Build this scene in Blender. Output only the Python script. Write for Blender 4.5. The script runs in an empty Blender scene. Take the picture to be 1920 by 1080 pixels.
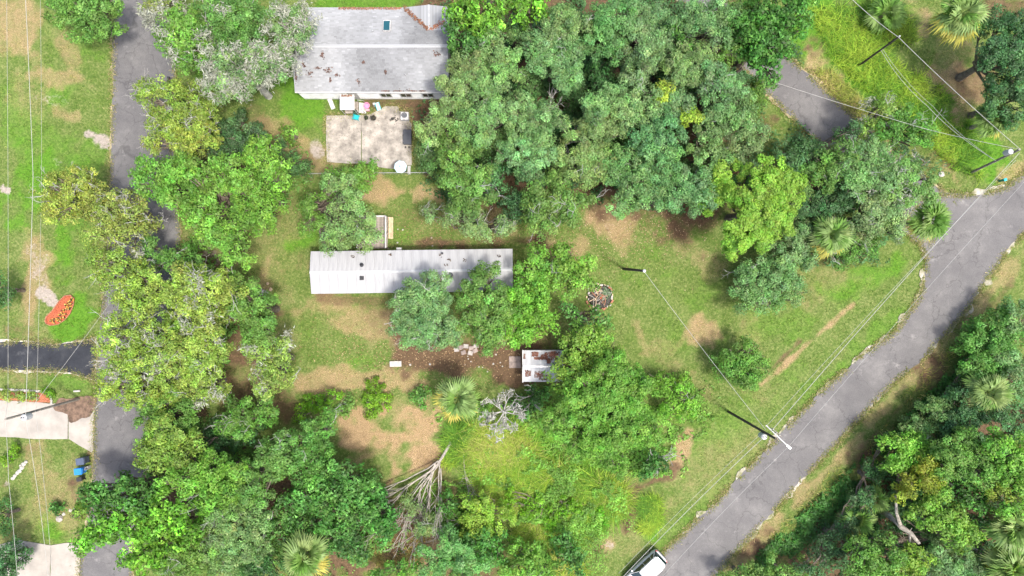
import bpy, math, random
import numpy as np
from mathutils import Vector, Matrix

# ------------------------------------------------------------------ camera, sky, sun
S = bpy.context.scene
C = S.collection
CAMH = 70.0                       # drone height
WIDE = 105.0                      # metres of ground across the frame
PPM = 1920.0 / WIDE
cam = bpy.data.objects.new('camera', bpy.data.cameras.new('camera'))
C.objects.link(cam)
cam.location = (0, 0, CAMH)
cam.rotation_euler = (0, 0, 0)
cam.data.sensor_width = 36
cam.data.lens = 36 * CAMH / WIDE
cam.data.clip_end = 3000
S.camera = cam

SUN_EL, SUN_DIR = math.radians(69), Vector((0.81, -0.58, 0)).normalized()
W = bpy.data.worlds.new('World'); S.world = W; W.use_nodes = True
nt = W.node_tree
sky = nt.nodes.new('ShaderNodeTexSky'); sky.sky_type = 'NISHITA'; sky.sun_disc = False
sky.sun_elevation = SUN_EL
sky.sun_rotation = math.atan2(SUN_DIR.x, SUN_DIR.y)
sky.air_density = 1.0; sky.dust_density = 5.0; sky.ozone_density = 0.6
bg = nt.nodes['Background']; bg.inputs[1].default_value = 0.15
nt.links.new(sky.outputs[0], bg.inputs[0])
sl = bpy.data.lights.new('sun', 'SUN'); sl.energy = 2.0; sl.angle = math.radians(5.5); sl.color = (1.0, 0.955, 0.88)
so = bpy.data.objects.new('sun', sl); C.objects.link(so); so.location = (30, -20, 90)
sv = Vector((SUN_DIR.x * math.cos(SUN_EL), SUN_DIR.y * math.cos(SUN_EL), math.sin(SUN_EL)))
so.rotation_euler = sv.to_track_quat('Z', 'Y').to_euler()
S.view_settings.view_transform = 'Standard'; S.view_settings.look = 'None'
S.view_settings.exposure = 1.16; S.view_settings.gamma = 1.0
S.render.engine = 'CYCLES'

rng = np.random.default_rng(7); random.seed(7)

# ------------------------------------------------------------------ helpers
def at(px, py, h=0.0):
    """map position (site plan in photo units) of a point at height h, in metres"""
    s = (1 - h / CAMH) / PPM
    return ((px - 960) * s, (540 - py) * s, h)

def tag(o, label=None, cat=None, group=None, kind=None):
    if label: o['label'] = label
    if cat: o['category'] = cat
    if group: o['group'] = group
    if kind: o['kind'] = kind
    return o

def empty(name, loc=(0, 0, 0), rz=0.0, label=None, cat=None, group=None):
    o = bpy.data.objects.new(name, None); C.objects.link(o)
    o.location = loc; o.rotation_euler = (0, 0, rz); o.empty_display_size = 0.3
    return tag(o, label, cat, group)

def link(name, me, mat=None, parent=None):
    o = bpy.data.objects.new(name, me); C.objects.link(o)
    if mat is not None and len(me.materials) == 0: me.materials.append(mat)
    if parent is not None: o.parent = parent
    return o

def np_mesh(name, V, F, col=None, smooth=False):
    """V (N,3), F (M,k) all faces of k corners, col (N,3)"""
    V = np.asarray(V, np.float32); F = np.asarray(F, np.int32)
    me = bpy.data.meshes.new(name); k = F.shape[1]; m = len(F)
    me.vertices.add(len(V)); me.vertices.foreach_set('co', V.ravel())
    me.loops.add(m * k); me.loops.foreach_set('vertex_index', F.ravel())
    me.polygons.add(m)
    me.polygons.foreach_set('loop_start', np.arange(0, m * k, k, dtype=np.int32))
    if smooth: me.polygons.foreach_set('use_smooth', np.ones(m, bool))
    if col is not None:
        a = me.attributes.new('Col', 'FLOAT_COLOR', 'POINT')
        c4 = np.ones((len(V), 4), np.float32); c4[:, :3] = col
        a.data.foreach_set('color', c4.ravel())
    me.update(calc_edges=True)
    return me

class MB:
    def __init__(s): s.v = []; s.f = []
    def add(s, v, f):
        n = len(s.v); s.v += [tuple(p) for p in v]; s.f += [tuple(i + n for i in q) for q in f]; return s
    def box(s, c, d, rz=0.0, rx=0.0, ry=0.0, taper=1.0, bev=0.0):
        x, y, z = d[0] / 2, d[1] / 2, d[2] / 2
        M = Matrix.Translation(c) @ Matrix.Rotation(rz, 4, 'Z') @ Matrix.Rotation(ry, 4, 'Y') @ Matrix.Rotation(rx, 4, 'X')
        if bev <= 0:
            p = [(-x, -y, -z), (x, -y, -z), (x, y, -z), (-x, y, -z)]
            q = [(-x * taper, -y * taper, z), (x * taper, -y * taper, z), (x * taper, y * taper, z), (-x * taper, y * taper, z)]
            s.add([M @ Vector(a) for a in p + q], [(3, 2, 1, 0), (4, 5, 6, 7), (0, 1, 5, 4), (1, 2, 6, 5), (2, 3, 7, 6), (3, 0, 4, 7)])
        else:
            def ring(xx, yy, zz): return [(-xx, -yy, zz), (xx, -yy, zz), (xx, yy, zz), (-xx, yy, zz)]
            rs = [ring(x - bev, y - bev, -z), ring(x, y, -z + bev), ring(x * taper, y * taper, z - bev), ring(x * taper - bev, y * taper - bev, z)]
            f = [(3, 2, 1, 0), (12, 13, 14, 15)]
            for k in range(3):
                for i in range(4):
                    j = (i + 1) % 4; f.append((4 * k + i, 4 * k + j, 4 * k + 4 + j, 4 * k + 4 + i))
            s.add([M @ Vector(a) for r in rs for a in r], f)
        return s
    def tube(s, pts, rad, n=6, cap=True):
        pts = [Vector(p) for p in pts]
        if not hasattr(rad, '__len__'): rad = [rad] * len(pts)
        vs = []
        for i, p in enumerate(pts):
            t = (pts[min(i + 1, len(pts) - 1)] - pts[max(i - 1, 0)]).normalized()
            a = Vector((0, 0, 1)) if abs(t.z) < 0.9 else Vector((1, 0, 0))
            u = t.cross(a).normalized(); w = t.cross(u)
            for k in range(n):
                an = 2 * math.pi * k / n
                vs.append(p + (u * math.cos(an) + w * math.sin(an)) * rad[i])
        f = []
        for i in range(len(pts) - 1):
            for k in range(n):
                k2 = (k + 1) % n
                f.append((i * n + k, i * n + k2, (i + 1) * n + k2, (i + 1) * n + k))
        if cap:
            f.append(tuple(range(n))[::-1]); f.append(tuple((len(pts) - 1) * n + k for k in range(n)))
        return s.add(vs, f)
    def lathe(s, c, prof, n=14, sx=1.0, sy=1.0):
        vs = []; f = []
        for r, z in prof:
            for k in range(n):
                a = 2 * math.pi * k / n
                vs.append((c[0] + r * sx * math.cos(a), c[1] + r * sy * math.sin(a), c[2] + z))
        for i in range(len(prof) - 1):
            for k in range(n):
                k2 = (k + 1) % n
                f.append((i * n + k, i * n + k2, (i + 1) * n + k2, (i + 1) * n + k))
        f.append(tuple(range(n))[::-1]); f.append(tuple((len(prof) - 1) * n + k for k in range(n)))
        return s.add(vs, f)
    def prism(s, poly, z0, z1):
        n = len(poly)
        a = sum(poly[i][0] * poly[(i + 1) % n][1] - poly[(i + 1) % n][0] * poly[i][1] for i in range(n))
        if a < 0: poly = poly[::-1]
        v = [(x, y, z0) for x, y in poly] + [(x, y, z1) for x, y in poly]
        f = [tuple(range(n))[::-1], tuple(range(n, 2 * n))] + [(i, (i + 1) % n, n + (i + 1) % n, n + i) for i in range(n)]
        return s.add(v, f)
    def mesh(s, name, smooth=False):
        me = bpy.data.meshes.new(name); me.from_pydata([tuple(p) for p in s.v], [], s.f)
        if smooth: me.polygons.foreach_set('use_smooth', np.ones(len(me.polygons), bool))
        me.update(); return me
    def build(s, name, mat, parent=None, smooth=False):
        return link(name, s.mesh(name, smooth), mat, parent)

# ------------------------------------------------------------------ materials
def M_new(name):
    m = bpy.data.materials.new(name); m.use_nodes = True
    n = m.node_tree; b = n.nodes['Principled BSDF']; return m, n, b

def mat(name, col, rough=0.7, var=0.25, scale=3.0, metal=0.0, bump=0.0, col2=None, spec=0.4, detail=6.0):
    m, n, b = M_new(name)
    tc = n.nodes.new('ShaderNodeTexCoord'); no = n.nodes.new('ShaderNodeTexNoise')
    no.inputs['Scale'].default_value = scale; no.inputs['Detail'].default_value = detail; no.inputs['Roughness'].default_value = 0.65
    n.links.new(tc.outputs['Object'], no.inputs['Vector'])
    r = n.nodes.new('ShaderNodeValToRGB'); n.links.new(no.outputs['Fac'], r.inputs[0])
    c2 = col2 or tuple(max(0, c * (1 - var)) for c in col); c1 = tuple(min(1, c * (1 + var * 0.5)) for c in col)
    r.color_ramp.elements[0].position = 0.36; r.color_ramp.elements[0].color = (*c2, 1)
    r.color_ramp.elements[1].position = 0.62; r.color_ramp.elements[1].color = (*c1, 1)
    n.links.new(r.outputs[0], b.inputs['Base Color'])
    b.inputs['Roughness'].default_value = rough; b.inputs['Metallic'].default_value = metal
    b.inputs['Specular IOR Level'].default_value = spec
    if bump > 0:
        bp = n.nodes.new('ShaderNodeBump'); bp.inputs['Strength'].default_value = bump; bp.inputs['Distance'].default_value = 0.05
        n2 = n.nodes.new('ShaderNodeTexNoise'); n2.inputs['Scale'].default_value = scale * 8; n2.inputs['Detail'].default_value = 4
        n.links.new(tc.outputs['Object'], n2.inputs['Vector']); n.links.new(n2.outputs['Fac'], bp.inputs['Height'])
        n.links.new(bp.outputs[0], b.inputs['Normal'])
    return m

def mat_attr(name, rough=0.6, transl=0.0, spec=0.3):
    m, n, b = M_new(name)
    a = n.nodes.new('ShaderNodeAttribute'); a.attribute_name = 'Col'
    n.links.new(a.outputs['Color'], b.inputs['Base Color'])
    b.inputs['Roughness'].default_value = rough; b.inputs['Specular IOR Level'].default_value = spec
    if transl > 0:
        t = n.nodes.new('ShaderNodeBsdfTranslucent'); mx = n.nodes.new('ShaderNodeMixShader')
        hs = n.nodes.new('ShaderNodeMixRGB'); hs.blend_type = 'MULTIPLY'; hs.inputs[0].default_value = 1
        hs.inputs[2].default_value = (1.12, 1.15, 0.60, 1)
        n.links.new(a.outputs['Color'], hs.inputs[1]); n.links.new(hs.outputs[0], t.inputs[0])
        mx.inputs[0].default_value = transl
        n.links.new(b.outputs[0], mx.inputs[1]); n.links.new(t.outputs[0], mx.inputs[2])
        n.links.new(mx.outputs[0], n.nodes['Material Output'].inputs[0])
    return m

M = dict(
    leaf=mat_attr('leaf', 0.5, 0.42, 0.3), grass=mat_attr('grass_blade', 0.6, 0.4, 0.2), vcol=mat_attr('painted_piece', 0.8),
    bark=mat('bark', (0.17, 0.14, 0.11), 0.9, 0.5, 2.5, bump=0.6), pale_bark=mat('pale_bark', (0.345, 0.34, 0.315), 0.9, 0.45, 2.0, bump=0.4),
    dead_bark=mat('dead_bark', (0.34, 0.31, 0.27), 0.9, 0.4, 3.0, bump=0.4), palm_bark=mat('palm_bark', (0.28, 0.24, 0.19), 0.9, 0.4, 4.0, bump=0.5),
    concrete=mat('concrete', (0.315, 0.288, 0.252), 0.85, 0.5, 0.9, bump=0.15, detail=10),
    bright_concrete=mat('bright_concrete', (0.325, 0.30, 0.265), 0.85, 0.2, 0.5, bump=0.12, detail=10),
    white=mat('white_paint', (0.44, 0.44, 0.43), 0.5, 0.1, 1.0), whitemetal=mat('white_metal', (0.42, 0.43, 0.44), 0.35, 0.12, 0.7, detail=8),
    dark=mat('dark_plastic', (0.025, 0.026, 0.03), 0.5, 0.3, 4.0), charcoal=mat('charcoal_vinyl', (0.05, 0.055, 0.065), 0.55, 0.2, 2.0),
    black_rubber=mat('black_rubber', (0.02, 0.02, 0.02), 0.8, 0.2, 5.0), steel=mat('galvanised_steel', (0.50, 0.51, 0.52), 0.4, 0.2, 3.0, metal=0.6),
    wire=mat('aluminium_wire', (0.33, 0.33, 0.31), 0.5, 0.1, 1.0), wood_pole=mat('creosote_wood', (0.07, 0.06, 0.048), 0.9, 0.4, 3.0, bump=0.4),
    grey_pole=mat('weathered_pole_wood', (0.24, 0.22, 0.19), 0.9, 0.35, 2.0, bump=0.4),
    deck=mat('weathered_deck_wood', (0.30, 0.26, 0.22), 0.9, 0.4, 3.0, bump=0.4), tan_wood=mat('tan_timber', (0.50, 0.40, 0.26), 0.85, 0.3, 3.0, bump=0.3),
    teal=mat('teal_plastic', (0.01, 0.38, 0.42), 0.45, 0.1, 2.0), blue=mat('blue_plastic', (0.02, 0.20, 0.58), 0.4, 0.15, 2.0), navy=mat('navy_plastic', (0.07, 0.09, 0.14), 0.4, 0.2, 2.0),
    lightblue=mat('pale_blue_canvas', (0.46, 0.62, 0.70), 0.8, 0.12, 2.0), pink=mat('pink_plastic', (0.75, 0.25, 0.42), 0.5, 0.1, 2.0),
    glass=mat('dark_glass', (0.015, 0.03, 0.035), 0.08, 0.1, 1.0, spec=0.8), skyglass=mat('teal_glass', (0.01, 0.07, 0.09), 0.08, 0.1, 1.0, spec=0.8),
    carpaint=mat('white_car_paint', (0.52, 0.52, 0.525), 0.25, 0.02, 1.0, spec=0.6), red=mat('red_lens', (0.35, 0.02, 0.02), 0.2, 0.1, 3.0), rim=mat('alloy_rim', (0.45, 0.45, 0.46), 0.3, 0.1, 3.0, metal=0.8),
    mulch=mat('red_mulch', (0.46, 0.11, 0.05), 0.9, 0.5, 9.0, bump=0.9), oldmulch=mat('faded_mulch', (0.42, 0.15, 0.08), 0.9, 0.5, 9.0, bump=0.9),
    stone=mat('white_stone', (0.42, 0.405, 0.37), 0.85, 0.25, 4.0, bump=0.4), tanstone=mat('tan_stone', (0.58, 0.44, 0.30), 0.85, 0.3, 4.0, bump=0.4), greystone=mat('grey_stone', (0.36, 0.33, 0.31), 0.9, 0.3, 3.0, bump=0.4),
    brick=mat('fired_brick', (0.36, 0.16, 0.10), 0.9, 0.4, 5.0, bump=0.4), ash=mat('ash_and_char', (0.06, 0.055, 0.05), 0.95, 0.5, 6.0, bump=0.6),
    rust=mat('rust_debris', (0.38, 0.12, 0.06), 0.9, 0.4, 6.0), green=mat('green_enamel', (0.02, 0.20, 0.15), 0.5, 0.2, 2.0), paver=mat('grey_paver', (0.27, 0.22, 0.20), 0.9, 0.35, 2.0, bump=0.3),
    boards=mat('grey_boards', (0.48, 0.47, 0.46), 0.9, 0.3, 4.0, bump=0.3),
)

# ------------------------------------------------------------------ noise and site plan masks
_lat = rng.random((64, 256, 256)).astype(np.float32)
def vnoise(x, y, scale, seed=0):
    L = _lat[seed % 64]; u = np.asarray(x) * scale + 37.3 * seed; v = np.asarray(y) * scale + 11.7 * seed
    iu = np.floor(u).astype(int); iv = np.floor(v).astype(int); fu = u - iu; fv = v - iv
    fu = fu * fu * (3 - 2 * fu); fv = fv * fv * (3 - 2 * fv)
    g = lambda a, b: L[a % 256, b % 256]
    return (g(iu, iv) * (1 - fu) + g(iu + 1, iv) * fu) * (1 - fv) + (g(iu, iv + 1) * (1 - fu) + g(iu + 1, iv + 1) * fu) * fv
def fbm(x, y, scale, seed=0, oc=4):
    t = 0; a = 0.5; tot = 0
    for o in range(oc): t = t + a * vnoise(x, y, scale * 2 ** o, seed + o); tot += a; a *= 0.55
    return t / tot

# ground cover: (kind, x0, y0, x1, y1, radius, strength) as capsules on the site plan
COVER = [
 # left lawns
 ('dry', 20, 20, 40, 90, 45, .8), ('dry', 60, 140, 170, 150, 26, .75), ('dry', 115, 80, 135, 110, 26, .7), ('dry', 110, 215, 150, 220, 20, .7), ('dry', 150, 20, 30, 120, 30, .4),
 ('sand', 165, 250, 205, 262, 16, .95), ('sand', 60, 470, 75, 520, 26, .6), ('sand', 80, 555, 98, 565, 14, 1.0), ('sand', 5, 352, 15, 356, 8, 1.0), ('dry', 70, 450, 50, 590, 45, .8),
 ('sand', 60, 185, 130, 190, 14, .5), ('sand', 40, 648, 150, 645, 8, .8), ('dirt', 20, 610, 60, 625, 26, .5), ('sand', 100, 300, 130, 310, 16, .5),
 ('lush', 80, 320, 40, 400, 60, .9), ('lush', 110, 420, 130, 500, 45, .95), ('lush', 150, 590, 120, 625, 45, 1.0), ('lush', 60, 240, 120, 280, 60, .6), ('lush', 150, 165, 110, 180, 30, .7), ('lush', 25, 95, 30, 110, 28, .5),
 ('lush', 110, 712, 160, 730, 30, .6), ('dirt', 30, 712, 70, 720, 14, .4),
 ('dry', 60, 880, 120, 940, 60, .62), ('dry', 130, 870, 50, 1000, 50, .5), ('lush', 85, 985, 95, 1000, 26, .9), ('dirt', 20, 870, 5, 900, 26, .7), ('sand', 8, 895, 12, 905, 14, .7), ('dirt', 30, 845, 60, 850, 16, .5),
 # round the shingled house
 ('lush', 545, 130, 575, 200, 55, .9), ('lush', 600, 5, 800, 5, 22, .8), ('lush', 375, 150, 380, 180, 22, .8), ('dry', 490, 240, 600, 300, 30, .75), ('sand', 590, 270, 596, 285, 12, .8), ('dirt', 690, 192, 775, 195, 14, .8), ('dirt', 480, 220, 470, 250, 30, .5),
 ('dry', 690, 350, 810, 365, 30, .9), ('dirt', 760, 400, 900, 440, 40, .45), ('dirt', 780, 456, 1010, 452, 18, .9), ('lush', 730, 440, 790, 450, 22, .6), ('lush', 545, 460, 570, 450, 24, .9), ('dirt', 560, 500, 565, 480, 20, .5), ('dry', 930, 410, 960, 440, 22, .8),
 # main yard
 ('dry', 505, 480, 490, 540, 34, .75), ('lush', 475, 480, 470, 490, 20, .6), ('dry', 540, 560, 540, 640, 40, .4), ('dry', 610, 580, 720, 620, 50, .75), ('dirt', 600, 560, 720, 566, 16, .7), ('dirt', 690, 570, 740, 640, 26, .5), ('lush', 560, 610, 580, 640, 26, .45), ('lush', 670, 675, 690, 680, 26, .6),
 ('dry', 560, 720, 790, 720, 34, .85), ('dirt', 780, 660, 980, 690, 40, 1.0), ('dirt', 740, 650, 760, 640, 24, .6), ('dry', 780, 700, 800, 760, 24, .8), ('dry', 690, 815, 780, 815, 62, 1.1), ('dirt', 690, 800, 780, 860, 60, .35), ('dirt', 480, 720, 540, 780, 50, .85), ('dirt', 410, 690, 470, 760, 40, .8),
 ('dirt', 1020, 635, 1030, 640, 30, .7), ('lush', 560, 770, 620, 760, 24, .7),
 ('dry', 1115, 395, 1165, 435, 42, .9), ('sand', 1120, 440, 1150, 420, 26, .45), ('dry', 1040, 465, 1100, 460, 30, .8), ('dirt', 1240, 385, 1330, 420, 26, .75), ('dry', 1290, 470, 1340, 510, 34, .55), ('dry', 1310, 610, 1330, 625, 26, .9), ('dry', 1180, 570, 1200, 640, 26, .6), ('dry', 1230, 640, 1260, 680, 26, .5), ('dry', 1300, 700, 1330, 730, 18, .5), ('dry', 1370, 570, 1380, 580, 20, .4),
 ('dry', 1430, 720, 1600, 570, 9, .9), ('dirt', 1440, 700, 1500, 640, 7, .8), ('lush', 1560, 560, 1680, 500, 40, .8), ('lush', 1380, 760, 1500, 690, 24, .45), ('lush', 1210, 460, 1230, 470, 20, .5),
 ('dry', 1290, 815, 1262, 880, 14, .95), ('dirt', 1262, 880, 1185, 925, 16, .9), ('dirt', 1185, 925, 1175, 1000, 16, .9), ('dry', 1100, 990, 1140, 1020, 34, .9), ('sand', 1130, 1010, 1145, 1025, 18, .7), ('dry', 1110, 905, 1130, 950, 18, .7), ('lush', 1205, 960, 1210, 975, 26, 1.0), ('dirt', 1180, 1020, 1190, 1040, 16, .5), ('lush', 1330, 810, 1310, 850, 20, .5),
 ('lush', 900, 830, 1080, 900, 70, 1.0), ('lush', 1000, 940, 1110, 960, 60, .9), ('dry', 905, 900, 950, 920, 24, .8), ('dry', 720, 1040, 790, 1000, 40, 1.0), ('dirt', 820, 900, 850, 980, 40, .7), ('dirt', 1020, 990, 1060, 1000, 30, .5), ('lush', 840, 790, 870, 850, 40, .8),
 ('lush', 1250, 540, 1345, 560, 50, .5), ('lush', 1390, 610, 1520, 610, 50, .55), ('lush', 1460, 740, 1350, 830, 34, .5), ('lush', 1190, 520, 1210, 540, 34, .45), ('lush', 1240, 590, 1280, 650, 34, .45), ('lush', 1300, 780, 1400, 800, 26, .5), ('lush', 600, 600, 560, 690, 40, .4), ('lush', 480, 450, 480, 520, 24, .5), ('lush', 20, 150, 60, 300, 40, .6), ('lush', 180, 200, 170, 330, 30, .6), ('lush', 150, 90, 190, 110, 30, .6),
 ('lush', 1500, 760, 1690, 590, 30, .6), ('lush', 1260, 1010, 1420, 850, 24, .5), ('lush', 90, 60, 100, 130, 30, .4), ('lush', 130, 300, 170, 460, 40, .7),
 # verge beyond the road
 ('dry', 1380, 1060, 1600, 830, 24, .75), ('dry', 1600, 830, 1900, 500, 24, .7), ('dirt', 1620, 840, 1900, 530, 12, .6), ('sand', 1890, 450, 1925, 430, 20, .9), ('lush', 1470, 1000, 1650, 830, 12, .4),
 # top right
 ('lush', 1530, 50, 1620, 130, 60, 1.0), ('lush', 1620, 130, 1860, 310, 50, 1.0), ('lush', 1660, 20, 1700, 60, 60, .9), ('dry', 1520, 130, 1650, 250, 30, .85), ('dry', 1740, 30, 1730, 60, 30, .8), ('dry', 1750, 150, 1810, 170, 55, .9), ('dirt', 1830, 140, 1850, 170, 40, .7), ('dirt', 1870, 20, 1900, 20, 40, .8), ('dirt', 1790, 60, 1840, 90, 30, .4), ('dry', 1740, 250, 1800, 345, 28, .75), ('dirt', 1750, 262, 1790, 320, 12, .7), ('dry', 1880, 335, 1925, 300, 22, .8), ('lush', 1450, 220, 1470, 240, 24, .3), ('dirt', 1430, 200, 1440, 260, 16, .6), ('dirt', 1430, 220, 1480, 250, 26, .4),
 # floor of the woods
 ('dirt', 900, 60, 1350, 120, 110, 1.0), ('dirt', 900, 220, 1330, 280, 120, 1.0), ('dry', 950, 40, 975, 60, 20, .8), ('dry', 1100, 90, 1110, 170, 20, .9), ('dry', 1130, 150, 1130, 160, 16, .9), ('dirt', 260, 600, 480, 680, 70, .9), ('dirt', 360, 480, 400, 500, 30, .8), ('sand', 375, 460, 410, 490, 14, .6), ('dirt', 350, 320, 520, 330, 70, .8), ('dirt', 280, 860, 600, 980, 110, 1.0), ('dirt', 600, 980, 720, 1000, 70, .9), ('dirt', 1500, 300, 1700, 330, 80, .9), ('dirt', 1460, 440, 1620, 440, 60, .7), ('dirt', 1560, 1080, 1920, 760, 110, 1.0), ('dirt', 1700, 1080, 1920, 900, 130, 1.0), ('dirt', 880, 1060, 1010, 1050, 60, .8), ('dirt', 430, 60, 500, 60, 60, .5),
]
def to_px(x, y): return 960 + np.asarray(x) * PPM, 540 - np.asarray(y) * PPM
def cover_at(x, y):
    px, py = to_px(x, y)
    out = {k: np.zeros_like(px, dtype=np.float64) for k in ('dry', 'dirt', 'lush', 'sand')}
    nz = fbm(x, y, 0.35, 3) - 0.5; nz2 = fbm(x, y, 0.9, 9) - 0.5
    for k, x0, y0, x1, y1, r, s in COVER:
        dx, dy = x1 - x0, y1 - y0; L = dx * dx + dy * dy
        t = np.clip(((px - x0) * dx + (py - y0) * dy) / L, 0, 1) if L > 0 else 0
        d = np.hypot(px - x0 - t * dx, py - y0 - t * dy)
        w = np.clip((1.0 - d / r + nz * 2.6 + nz2 * 1.2) * 1.3 + (0.45 if s >= 1 else 0.12), 0, 1) * s
        out[k] = np.maximum(out[k], w)
    base_dry = np.clip((fbm(x, y, 0.16, 20) - 0.50) * 2.5, 0, 0.42)
    out['dry'] = np.maximum(out['dry'] * .9, base_dry)
    return out

def inpoly(px, py, poly):
    c = np.zeros(px.shape, bool); n = len(poly)
    for i in range(n):
        x0, y0 = poly[i]; x1, y1 = poly[(i + 1) % n]
        if y0 == y1: continue
        k = ((y0 > py) != (y1 > py)) & (px < (x1 - x0) * (py - y0) / (y1 - y0) + x0); c ^= k
    return c

WEST_ROAD = [(212, -60), (211, 200), (206, 340), (200, 480), (190, 600), (179, 700), (175, 850), (172, 920), (160, 1000), (149, 1060), (146, 1140),
             (246, 1140), (248, 1060), (252, 1010), (270, 930), (276, 860), (290, 740), (310, 620), (332, 500), (338, 440), (324, 300), (327, 150), (330, -60)]
EAST_ROAD = [(1150, 1140), (1250, 1030), (1343, 940), (1393, 887), (1440, 840), (1473, 803), (1550, 723), (1620, 665), (1680, 620), (1718, 568), (1735, 528), (1735, 480), (1726, 455), (1700, 420),
             (1730, 372), (1775, 363), (1810, 366), (1845, 363), (1885, 352), (1922, 324), (1990, 250), (2060, 290), (1990, 370), (1921, 437), (1897, 458), (1868, 500), (1850, 525), (1828, 562), (1770, 632), (1740, 662), (1670, 723), (1600, 797), (1557, 845), (1507, 897), (1440, 970), (1373, 1043), (1290, 1140)]
NORTH_STREET = [(1215, -60), (1440, 178), (1510, 243), (1640, 372), (1735, 470), (1790, 372), (1700, 308), (1590, 207), (1475, 103), (1300, -60)]
BLACK_DRIVE = [(-40, 640), (60, 642), (110, 646), (150, 641), (176, 634), (181, 660), (178, 712), (150, 703), (120, 697), (50, 694), (-40, 692)]
DRIVE_A = [(-40, 749), (40, 752), (98, 757), (128, 752), (127, 823), (100, 824), (-40, 817)]
DRIVE_B = [(129, 752), (177, 756), (174, 849), (150, 836), (129, 823)]
DRIVE_C = [(-40, 1032), (10, 1018), (35, 1013), (81, 1020), (97, 1023)]
PATIO = [(612, 216), (662, 217), (693, 215), (703, 210), (723, 200), (747, 200), (748, 208), (767, 211), (768, 227), (772, 233), (772, 310), (762, 310), (738, 316), (710, 313), (706, 308), (680, 307), (655, 307), (613, 304), (611, 260)]
PAVED = [WEST_ROAD, EAST_ROAD, NORTH_STREET, BLACK_DRIVE, DRIVE_A, DRIVE_B, PATIO, [(0, 1014), (152, 1014), (148, 1120), (-40, 1120), (-40, 1030)],
         [(575, 20), (840, 20), (840, 186), (574, 186)], [(590, 472), (962, 470), (962, 546), (590, 547)], [(980, 657), (1054, 657), (1054, 710), (980, 710)]]
def paved(x, y):
    px, py = to_px(x, y); c = np.zeros(px.shape, bool)
    for p in PAVED: c |= inpoly(px, py, p)
    return c

# ------------------------------------------------------------------ ground
def axis(lim, step):
    inner = np.arange(-lim, lim + 1e-6, step); out = lim + np.array([3, 8, 16, 30, 60, 120, 250, 500, 900.])
    return np.concatenate([-out[::-1], inner, out])
gx, gy = np.meshgrid(axis(58, 0.34), axis(34, 0.34)); ny, nx = gx.shape
cov = cover_at(gx, gy)
gz = -0.07 * fbm(gx, gy, 0.5, 30) - 0.02
V = np.stack([gx, gy, gz], -1).reshape(-1, 3)
idx = np.arange(nx * ny).reshape(ny, nx)
F = np.stack([idx[:-1, :-1], idx[:-1, 1:], idx[1:, 1:], idx[1:, :-1]], -1).reshape(-1, 4)
me = np_mesh('ground', V, F, np.stack([cov['dry'], cov['dirt'], cov['lush']], -1).reshape(-1, 3), True)
a = me.attributes.new('sand', 'FLOAT', 'POINT'); a.data.foreach_set('value', cov['sand'].astype(np.float32).ravel())

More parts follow.
